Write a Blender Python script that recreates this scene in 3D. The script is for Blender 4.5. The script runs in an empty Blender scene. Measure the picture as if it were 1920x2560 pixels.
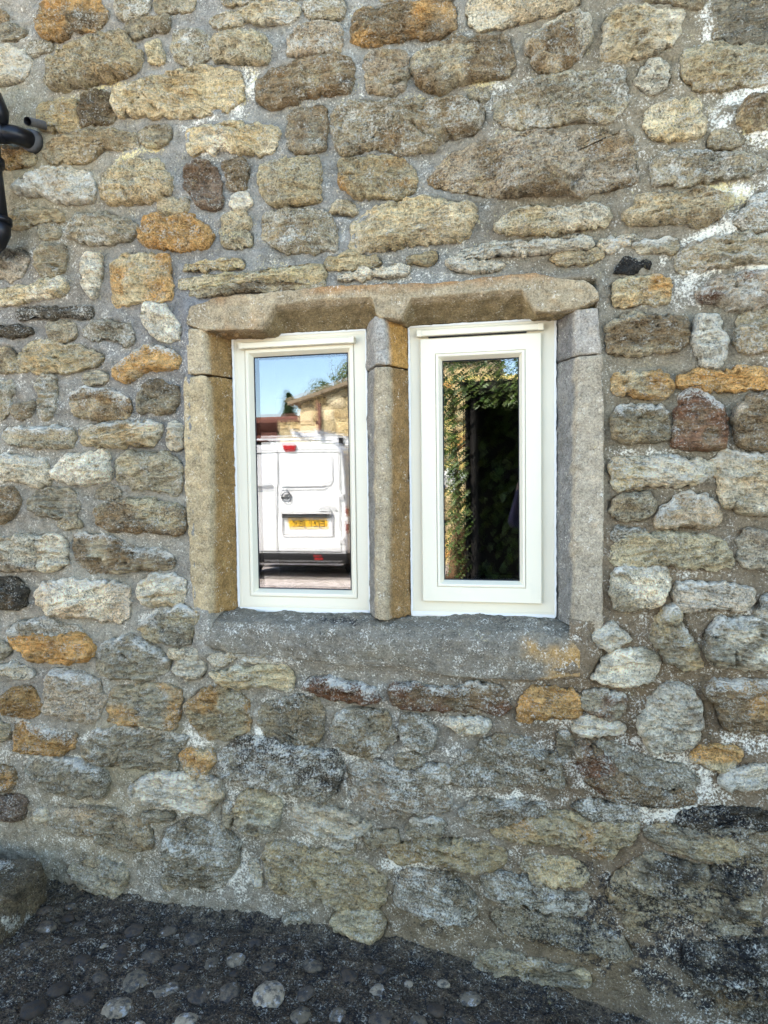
import bpy, bmesh, math, random
import numpy as np
from mathutils import Vector, Matrix

sc = bpy.context.scene
# ------------------------------------------------------------------ camera, sky, sun, exposure
cam = bpy.data.cameras.new('camera'); cam_ob = bpy.data.objects.new('camera', cam); sc.collection.objects.link(cam_ob)
CR, CU, CF = [Vector(v) for v in ((0.9788676,0.2040649,-0.0132536),(0.0030753,0.0501142,0.9987388),(-0.2044718,0.9776738,-0.0484276))]
M = Matrix.Identity(4)
for i in range(3):
    M[i][0] = CR[i]; M[i][1] = CU[i]; M[i][2] = -CF[i]
M.translation = Vector((0, -1.96, 1.42))
cam_ob.matrix_world = M
cam.sensor_fit = 'VERTICAL'; cam.sensor_height = 36.0; cam.lens = 36.0 * 1690.811 / 2560.0
cam.clip_start = 0.02; cam.clip_end = 3000
sc.camera = cam_ob

SUN = Vector((-0.35, 0.60, 0.72)).normalized()          # towards the sun: behind the cottage, high on the left
w = bpy.data.worlds.new('World'); sc.world = w; w.use_nodes = True
nt = w.node_tree; nt.nodes.clear()
sky = nt.nodes.new('ShaderNodeTexSky'); sky.sky_type = 'NISHITA'; sky.sun_disc = False
sky.sun_elevation = math.asin(SUN.z); sky.sun_rotation = math.atan2(SUN.x, SUN.y)
sky.air_density = 1.0; sky.dust_density = 0.35; sky.ozone_density = 1.8
bg = nt.nodes.new('ShaderNodeBackground'); bg.inputs[1].default_value = 0.13
wo = nt.nodes.new('ShaderNodeOutputWorld')
nt.links.new(sky.outputs[0], bg.inputs[0]); nt.links.new(bg.outputs[0], wo.inputs[0])
sl = bpy.data.lights.new('sun', 'SUN'); sl.energy = 4.2; sl.angle = math.radians(0.53); sl.color = (1, 0.94, 0.85)
so = bpy.data.objects.new('sun', sl); sc.collection.objects.link(so)
so.rotation_euler = SUN.to_track_quat('Z', 'Y').to_euler(); so.location = (-4, 6, 12)
vs = sc.view_settings; vs.view_transform = 'Standard'; vs.look = 'None'; vs.gamma = 1.0; vs.use_curve_mapping = False
vs.exposure = 2.64
sc.cycles.max_bounces = 8; sc.cycles.diffuse_bounces = 2; sc.cycles.glossy_bounces = 4; sc.cycles.transparent_max_bounces = 12
sc.cycles.use_denoising = True
sc.cycles.caustics_reflective = False; sc.cycles.caustics_refractive = False

# ------------------------------------------------------------------ helpers
COL = sc.collection
RNG = np.random.default_rng(7)
random.seed(11)

def lin(c):
    c = np.asarray(c, float) / 255.0
    return np.where(c <= 0.04045, c / 12.92, ((c + 0.055) / 1.055) ** 2.4)

def link(o, parent=None, label=None, cat=None, group=None, kind=None):
    COL.objects.link(o)
    if parent is not None: o.parent = parent
    if label: o['label'] = label
    if cat: o['category'] = cat
    if group: o['group'] = group
    if kind: o['kind'] = kind
    return o

def empty(name, loc=(0, 0, 0), **k):
    o = bpy.data.objects.new(name, None); o.location = loc
    return link(o, **k)

def mesh_obj(name, V, F, mat, parent=None, smooth=True, col=None, msk=None, **k):
    me = bpy.data.meshes.new(name)
    V = np.asarray(V, np.float32)
    if isinstance(F, np.ndarray):
        n = F.shape[1]
        me.vertices.add(len(V)); me.vertices.foreach_set('co', V.ravel())
        me.loops.add(F.size); me.loops.foreach_set('vertex_index', F.astype(np.int32).ravel())
        me.polygons.add(len(F)); me.polygons.foreach_set('loop_start', np.arange(0, F.size, n, dtype=np.int32))
        me.update(calc_edges=True)
    else:
        me.from_pydata([tuple(map(float, v)) for v in V], [], F)
    me.validate()
    if smooth:
        me.polygons.foreach_set('use_smooth', np.ones(len(me.polygons), bool))
    for nm, a in (('Col', col), ('Msk', msk)):
        if a is not None:
            at = me.attributes.new(nm, 'FLOAT_COLOR', 'POINT')
            a = np.asarray(a, np.float32)
            if a.shape[1] == 3: a = np.c_[a, np.ones(len(a), np.float32)]
            at.data.foreach_set('color', np.ascontiguousarray(a, np.float32).ravel())
    me.materials.append(mat)
    me.update()
    return link(bpy.data.objects.new(name, me), parent, **k)

def bm_obj(name, bm, mat, parent=None, smooth=False, **k):
    me = bpy.data.meshes.new(name); bm.to_mesh(me); bm.free()
    me.materials.append(mat)
    if smooth:
        for p in me.polygons: p.use_smooth = True
    return link(bpy.data.objects.new(name, me), parent, **k)

def box_bm(bm, x0, x1, y0, y1, z0, z1, bevel=0.0, seg=2):
    r = bmesh.ops.create_cube(bm, size=1.0)
    vs_ = r['verts']
    for v in vs_:
        v.co = Vector(((x0 + x1) / 2 + v.co.x * (x1 - x0), (y0 + y1) / 2 + v.co.y * (y1 - y0), (z0 + z1) / 2 + v.co.z * (z1 - z0)))
    if bevel > 0:
        es = set(e for v in vs_ for e in v.link_edges)
        bmesh.ops.bevel(bm, geom=list(es), offset=bevel, segments=seg, profile=0.5, affect='EDGES')

def box(name, x0, x1, y0, y1, z0, z1, mat, parent=None, bevel=0.0, smooth=False, **k):
    bm = bmesh.new(); box_bm(bm, x0, x1, y0, y1, z0, z1, bevel)
    return bm_obj(name, bm, mat, parent, smooth, **k)

def tube(path, rad, n=14, cap=True):
    """vertices and faces of a tube along path; rad may be a list"""
    P = [Vector(p) for p in path]; m = len(P)
    R = rad if hasattr(rad, '__len__') else [rad] * m
    V = []; F = []
    up = None
    for i in range(m):
        t = (P[min(i + 1, m - 1)] - P[max(i - 1, 0)]).normalized()
        if up is None:
            up = t.orthogonal().normalized()
        up = (up - t * up.dot(t)).normalized()
        b = t.cross(up)
        for j in range(n):
            a = 2 * math.pi * j / n
            V.append(P[i] + (up * math.cos(a) + b * math.sin(a)) * R[i])
    for i in range(m - 1):
        for j in range(n):
            F.append((i * n + j, i * n + (j + 1) % n, (i + 1) * n + (j + 1) % n, (i + 1) * n + j))
    if cap:
        F.append(tuple(range(n - 1, -1, -1))); F.append(tuple((m - 1) * n + j for j in range(n)))
    return V, F

def tube_obj(name, path, rad, mat, parent=None, n=14, cap=True, **k):
    V, F = tube(path, rad, n, cap)
    return mesh_obj(name, np.array([tuple(v) for v in V]), F, mat, parent, **k)

# numpy noise
def _h(ix, iy, s):
    n = (ix.astype(np.int64) * 374761393 + iy.astype(np.int64) * 668265263 + s * 2147483647) & 0x7fffffff
    n = ((n ^ (n >> 13)) * 1274126177) & 0x7fffffff
    return ((n ^ (n >> 16)) & 0xffff) / 65535.0
def vn(x, y, s=0):
    x = np.asarray(x, float); y = np.asarray(y, float)
    ix = np.floor(x); iy = np.floor(y); fx = x - ix; fy = y - iy
    fx = fx * fx * fx * (fx * (fx * 6 - 15) + 10); fy = fy * fy * fy * (fy * (fy * 6 - 15) + 10)
    a = _h(ix, iy, s); b = _h(ix + 1, iy, s); c = _h(ix, iy + 1, s); d = _h(ix + 1, iy + 1, s)
    return (a + (b - a) * fx) * (1 - fy) + (c + (d - c) * fx) * fy
def fbm(x, y, s=0, o=4, g=0.5):
    t = 0; a = 1; n = 0
    for i in range(o):
        t = t + a * vn(x * 2 ** i + i * 17.3, y * 2 ** i + i * 9.1, s + i); n += a; a *= g
    return t / n * 2 - 1                                    # -1..1
def ridged(x, y, s=0, o=3):
    t = 0; a = 1; n = 0
    for i in range(o):
        t = t + a * (1 - np.abs(vn(x * 2 ** i + i * 7.7, y * 2 ** i, s + i) * 2 - 1)); n += a; a *= 0.5
    return t / n
def sst(a, b, x):
    t = np.clip((x - a) / (b - a), 0, 1); return t * t * (3 - 2 * t)

# ------------------------------------------------------------------ materials
def newmat(name):
    m = bpy.data.materials.new(name); m.use_nodes = True
    n = m.node_tree; n.nodes.clear()
    out = n.nodes.new('ShaderNodeOutputMaterial'); b = n.nodes.new('ShaderNodeBsdfPrincipled')
    n.links.new(b.outputs[0], out.inputs[0])
    return m, n, b
class NB:
    """tiny node builder"""
    def __init__(s, n): s.n = n
    def node(s, t, **k):
        x = s.n.nodes.new(t)
        for a, v in k.items(): setattr(x, a, v)
        return x
    def put(s, x, i, v):
        if hasattr(v, 'is_output') or hasattr(v, 'links'): s.n.links.new(v, x.inputs[i])
        else: x.inputs[i].default_value = v
    def math(s, op, a, b=0.0, c=None, clamp=False):
        x = s.node('ShaderNodeMath', operation=op, use_clamp=clamp)
        s.put(x, 0, a); s.put(x, 1, b)
        if c is not None: s.put(x, 2, c)
        return x.outputs[0]
    def vmul(s, a, b):
        x = s.node('ShaderNodeVectorMath', operation='MULTIPLY'); s.put(x, 0, a); s.put(x, 1, b); return x.outputs[0]
    def vadd(s, a, b):
        x = s.node('ShaderNodeVectorMath', operation='ADD'); s.put(x, 0, a); s.put(x, 1, b); return x.outputs[0]
    def scale(s, a, f):
        x = s.node('ShaderNodeVectorMath', operation='SCALE'); s.put(x, 0, a); s.put(x, 3, f); return x.outputs[0]
    def noise(s, v, sc_, det=4, ro=0.55, dist=0.0):
        x = s.node('ShaderNodeTexNoise'); s.put(x, 'Vector', v); s.put(x, 'Scale', sc_); s.put(x, 'Detail', det); s.put(x, 'Roughness', ro); s.put(x, 'Distortion', dist)
        return x.outputs[0]
    def mix(s, f, a, b):
        x = s.node('ShaderNodeMix', data_type='RGBA'); s.put(x, 0, f); s.put(x, 6, a); s.put(x, 7, b); return x.outputs[2]
    def bump(s, h, st, d):
        x = s.node('ShaderNodeBump'); s.put(x, 'Height', h); s.put(x, 'Strength', st); s.put(x, 'Distance', d); return x.outputs[0]
    def pos(s): return s.node('ShaderNodeNewGeometry').outputs['Position']
    def obj(s): return s.node('ShaderNodeTexCoord').outputs['Object']

def c4(c): return (float(c[0]), float(c[1]), float(c[2]), 1.0)

def stone_material(name, grain=1.0, patch=1.0, bed=1.0, bump=1.0):
    m, n, b = newmat(name); k = NB(n)
    col = k.node('ShaderNodeAttribute', attribute_name='Col'); msk = k.node('ShaderNodeAttribute', attribute_name='Msk')
    sep = k.node('ShaderNodeSeparateColor'); n.links.new(msk.outputs['Color'], sep.inputs[0])
    R, G, B = sep.outputs; A = msk.outputs['Alpha']
    p = k.pos()
    nA = k.noise(p, 38, 5, 0.66); nB_ = k.noise(p, 175, 2, 0.6); nD = k.noise(p, 9, 3, 0.6)
    nC = k.noise(k.vmul(p, (9, 9, 75)), 1.0, 4, 0.62, 0.6)
    nE = k.noise(k.vadd(p, (3.1, 1.7, 5.2)), 330, 1, 0.6)
    gv = k.math('MULTIPLY_ADD', A, -0.65, 1.35); k_g1 = k.math('MULTIPLY', gv, 1.9 * grain); k_g2 = k.math('MULTIPLY', gv, 1.2 * grain)
    v = k.math('MULTIPLY_ADD', k.math('SUBTRACT', nA, 0.5), 1.9 * patch, 1.0)
    v = k.math('MULTIPLY_ADD', k.math('SUBTRACT', nB_, 0.5), k_g1, v)
    v = k.math('MULTIPLY_ADD', k.math('SUBTRACT', nE, 0.5), k_g2, v)
    v = k.math('MULTIPLY_ADD', k.math('SUBTRACT', nD, 0.5), 0.7 * patch, v)
    v = k.math('ADD', v, k.math('MULTIPLY', k.math('MULTIPLY', k.math('SUBTRACT', nC, 0.5), 1.4 * bed), A))
    v = k.math('MAXIMUM', v, 0.18)
    c = k.scale(col.outputs['Color'], v)
    # warm and cool mineral staining
    hs = k.noise(k.vadd(p, (7.7, 2.2, 9.9)), 16, 2, 0.6)
    c = k.mix(k.math('MULTIPLY', k.math('MULTIPLY', k.math('SUBTRACT', hs, 0.50, clamp=True), 2.2, clamp=True), A), c, k.vmul(c, (1.07, 0.95, 0.78)))
    hc = k.noise(k.vadd(p, (1.7, 8.2, 4.9)), 21, 2, 0.6)
    c = k.mix(k.math('MULTIPLY', k.math('SUBTRACT', hc, 0.54, clamp=True), 3.0, clamp=True), c, k.vmul(c, (0.96, 0.99, 0.98)))
    # pits
    pit = k.noise(k.vadd(p, (2.7, 4.2, 1.9)), 120, 2, 0.7)
    pf = k.math('MULTIPLY', k.math('SUBTRACT', 0.41, pit), 9.0, clamp=True)
    c = k.mix(k.math('MULTIPLY', pf, 0.48), c, k.scale(c, 0.30))
    # lichen and algae, where the masks allow
    def patchf(mask, scale, off, slope, base, mc_=0.26):
        nn = k.noise(k.vadd(p, off), scale, 3, 0.72)
        n2 = k.noise(k.vadd(p, off), scale * 0.17, 1, 0.6)
        s_ = k.math('ADD', k.math('MULTIPLY', nn, 0.72), k.math('MULTIPLY', n2, 0.28))
        return k.math('MULTIPLY', k.math('SUBTRACT', s_, k.math('SUBTRACT', base, k.math('MULTIPLY', mask, mc_))), slope, clamp=True)
    fw = patchf(R, 165, (0.3, 0.1, 0.2), 7.5, 0.615)
    fy = patchf(G, 150, (4.3, 2.1, 7.2), 7.5, 0.63)
    fk = patchf(B, 90, (9.3, 5.1, 3.2), 8, 0.69, 0.36)
    c = k.mix(k.math('MULTIPLY', fk, 0.92), c, (0.022, 0.021, 0.021, 1))
    c = k.mix(k.math('MULTIPLY', fy, 0.8), c, c4(lin((236, 214, 150))))
    c = k.mix(k.math('MULTIPLY', fw, 0.88), c, c4(lin((250, 240, 214))))
    n.links.new(c, b.inputs['Base Color'])
    b.inputs['Roughness'].default_value = 0.93; b.inputs['Specular IOR Level'].default_value = 0.18
    h = k.math('ADD', k.math('MULTIPLY', nA, 0.9), k.math('MULTIPLY', nB_, 0.30))
    h = k.math('ADD', h, k.math('MULTIPLY', k.math('MULTIPLY', nC, 0.8), A))
    h = k.math('ADD', h, k.math('MULTIPLY', fw, 0.10))
    h = k.math('SUBTRACT', h, k.math('MULTIPLY', pf, 0.25))
    n.links.new(k.bump(h, 1.0 * bump, 0.034), b.inputs['Normal'])
    return m

MAT = {}
MAT['stone'] = stone_material('sandstone')
MAT['mortar'] = stone_material('lime_mortar', grain=0.55, patch=0.65, bed=0.25, bump=0.45)
MAT['dressed'] = stone_material('dressed_gritstone', grain=0.75, patch=0.7, bed=0.35, bump=0.4)

def plain(name, rgb, rough=0.6, spec=0.3, var=0.12, scale=30, bump=0.0, metal=0.0, coat=0.0, dirt=None):
    m, n, b = newmat(name); k = NB(n); p = k.obj()
    a = k.noise(p, scale, 5, 0.6)
    v = k.math('MULTIPLY_ADD', k.math('SUBTRACT', a, 0.5), var * 2, 1.0)
    c = k.scale(c4(rgb)[:3], v)
    if dirt:
        d = k.noise(p, dirt[0], 6, 0.65)
        c = k.mix(k.math('MULTIPLY', k.math('SUBTRACT', d, dirt[1]), dirt[2], clamp=True), c, c4(dirt[3]))
    n.links.new(c, b.inputs['Base Color'])
    b.inputs['Roughness'].default_value = rough; b.inputs['Specular IOR Level'].default_value = spec
    b.inputs['Metallic'].default_value = metal; b.inputs['Coat Weight'].default_value = coat
    if bump: n.links.new(k.bump(k.noise(p, scale * 3, 4, 0.6), bump, 0.004), b.inputs['Normal'])
    return m
MAT['frame'] = plain('cream_painted_frame', lin((244, 231, 198)), 0.42, 0.4, 0.03, 6, 0.06, dirt=(14, 0.66, 1.2, lin((190, 184, 160))))
MAT['sealant'] = plain('white_sealant', lin((244, 237, 220)), 0.5, 0.4, 0.03, 20, 0.35)
MAT['gasket'] = plain('dark_gasket', (0.02, 0.02, 0.022), 0.6, 0.3)
MAT['black'] = plain('black_plastic', (0.006, 0.006, 0.007), 0.34, 0.35, 0.2, 25, 0.1, dirt=(55, 0.68, 4.0, (0.10, 0.10, 0.09)))
MAT['lead'] = plain('weathered_grey_plastic', (0.10, 0.095, 0.085), 0.7, 0.3, 0.4, 60, 0.3)
MAT['vanwhite'] = plain('white_van_paint', (0.80, 0.80, 0.80), 0.25, 0.5, 0.01, 3, 0, coat=0.5)
MAT['vanblack'] = plain('black_bumper_plastic', (0.010, 0.010, 0.011), 0.6, 0.25, 0.1)
MAT['seam'] = plain('dark_seam', (0.03, 0.03, 0.03), 0.8, 0.2)
MAT['red'] = plain('red_lamp_plastic', (0.42, 0.015, 0.015), 0.2, 0.6, 0.05)
MAT['chrome'] = plain('chrome', (0.35, 0.35, 0.36), 0.25, 0.5, 0.02, metal=0.85)
MAT['yellow'] = plain('yellow_plate', (0.80, 0.47, 0.03), 0.35, 0.5, 0.02)
MAT['ink'] = plain('black_lettering', (0.012, 0.012, 0.012), 0.5, 0.3)
MAT['grey_ink'] = plain('grey_badge', (0.03, 0.03, 0.032), 0.4, 0.5)
MAT['rubber'] = plain('tyre_rubber', (0.02, 0.02, 0.02), 0.85, 0.2)
MAT['vanglass'] = plain('tinted_glass', (0.02, 0.025, 0.03), 0.06, 0.6, 0)
MAT['fascia'] = plain('brown_painted_timber', lin((120, 78, 66)), 0.7, 0.3, 0.15, 12, 0.1)
MAT['slate'] = plain('stone_slate', lin((158, 142, 118)), 0.9, 0.2, 0.3, 14, 0.3)
MAT['dark'] = plain('shade_black', (0.03, 0.028, 0.026), 0.9, 0.1)  # near-black colour paints in the shade of porch, carport and room
MAT['wood'] = plain('weathered_bark', lin((105, 82, 60)), 0.9, 0.15, 0.35, 25, 0.5)
MAT['flower'] = plain('white_petals', (0.80, 0.80, 0.78), 0.7, 0.2)
MAT['roofwhite'] = plain('white_rack_metal', (0.75, 0.75, 0.75), 0.4, 0.5)

def leaf_mat(name, a, bcol):
    m, n, b = newmat(name); k = NB(n)
    at = k.node('ShaderNodeAttribute', attribute_name='Col')
    r = k.noise(k.pos(), 40, 3, 0.6)
    c = k.mix(r, c4(a), c4(bcol)); c = k.vmul(c, at.outputs['Color'])
    n.links.new(c, b.inputs['Base Color']); b.inputs['Roughness'].default_value = 0.42; b.inputs['Specular IOR Level'].default_value = 0.4
    try: b.inputs['Subsurface Weight'].default_value = 0.0
    except Exception: pass
    tr = k.node('ShaderNodeBsdfTranslucent'); n.links.new(c, tr.inputs[0])
    ms = k.node('ShaderNodeMixShader'); ms.inputs[0].default_value = 0.25
    n.links.new(b.outputs[0], ms.inputs[1]); n.links.new(tr.outputs[0], ms.inputs[2])
    n.links.new(ms.outputs[0], [x for x in n.nodes if x.type == 'OUTPUT_MATERIAL'][0].inputs[0])
    return m
MAT['ivy'] = leaf_mat('ivy_leaf', (0.045, 0.09, 0.02), (0.13, 0.19, 0.05))
MAT['conifer'] = leaf_mat('conifer_needle', (0.025, 0.06, 0.02), (0.06, 0.11, 0.035))
MAT['shrub'] = leaf_mat('shrub_leaf', (0.05, 0.10, 0.03), (0.12, 0.17, 0.06))

def glass_material():
    m = bpy.data.materials.new('window_glass'); m.use_nodes = True
    n = m.node_tree; n.nodes.clear(); k = NB(n)
    out = k.node('ShaderNodeOutputMaterial')
    gl = k.node('ShaderNodeBsdfGlossy'); gl.inputs['Roughness'].default_value = 0.0; gl.inputs['Color'].default_value = (1, 1, 1, 1)
    tr = k.node('ShaderNodeBsdfTransparent'); tr.inputs['Color'].default_value = (0.93, 0.95, 0.94, 1)
    fr = k.node('ShaderNodeFresnel'); fr.inputs['IOR'].default_value = 2.15
    wav = k.noise(k.vmul(k.pos(), (5, 5, 2.2)), 1.0, 2, 0.5)
    bp = k.bump(wav, 0.3, 0.0004); n.links.new(bp, gl.inputs['Normal'])
    mx = k.node('ShaderNodeMixShader'); n.links.new(fr.outputs[0], mx.inputs[0]); n.links.new(tr.outputs[0], mx.inputs[1]); n.links.new(gl.outputs[0], mx.inputs[2])
    n.links.new(mx.outputs[0], out.inputs[0])
    return m
MAT['glass'] = glass_material()

def gravel_material():
    m, n, b = newmat('pale_gravel'); k = NB(n); p = k.pos()
    vo = k.node('ShaderNodeTexVoronoi'); k.put(vo, 'Vector', p); k.put(vo, 'Scale', 22.0)
    sepc = k.node('ShaderNodeSeparateColor'); n.links.new(vo.outputs['Color'], sepc.inputs[0])
    c = k.mix(sepc.outputs[0], c4(lin((156, 144, 138))), c4(lin((232, 222, 216))))
    c = k.mix(k.math('MULTIPLY', k.math('SUBTRACT', k.noise(p, 0.8, 5, 0.6), 0.5, clamp=True), 1.5, clamp=True), c, c4(lin((140, 128, 112))))
    n.links.new(c, b.inputs['Base Color']); b.inputs['Roughness'].default_value = 0.95; b.inputs['Specular IOR Level'].default_value = 0.1
    n.links.new(k.bump(vo.outputs['Distance'], 0.5, -0.015), b.inputs['Normal'])
    return m
MAT['gravel'] = gravel_material()

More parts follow.
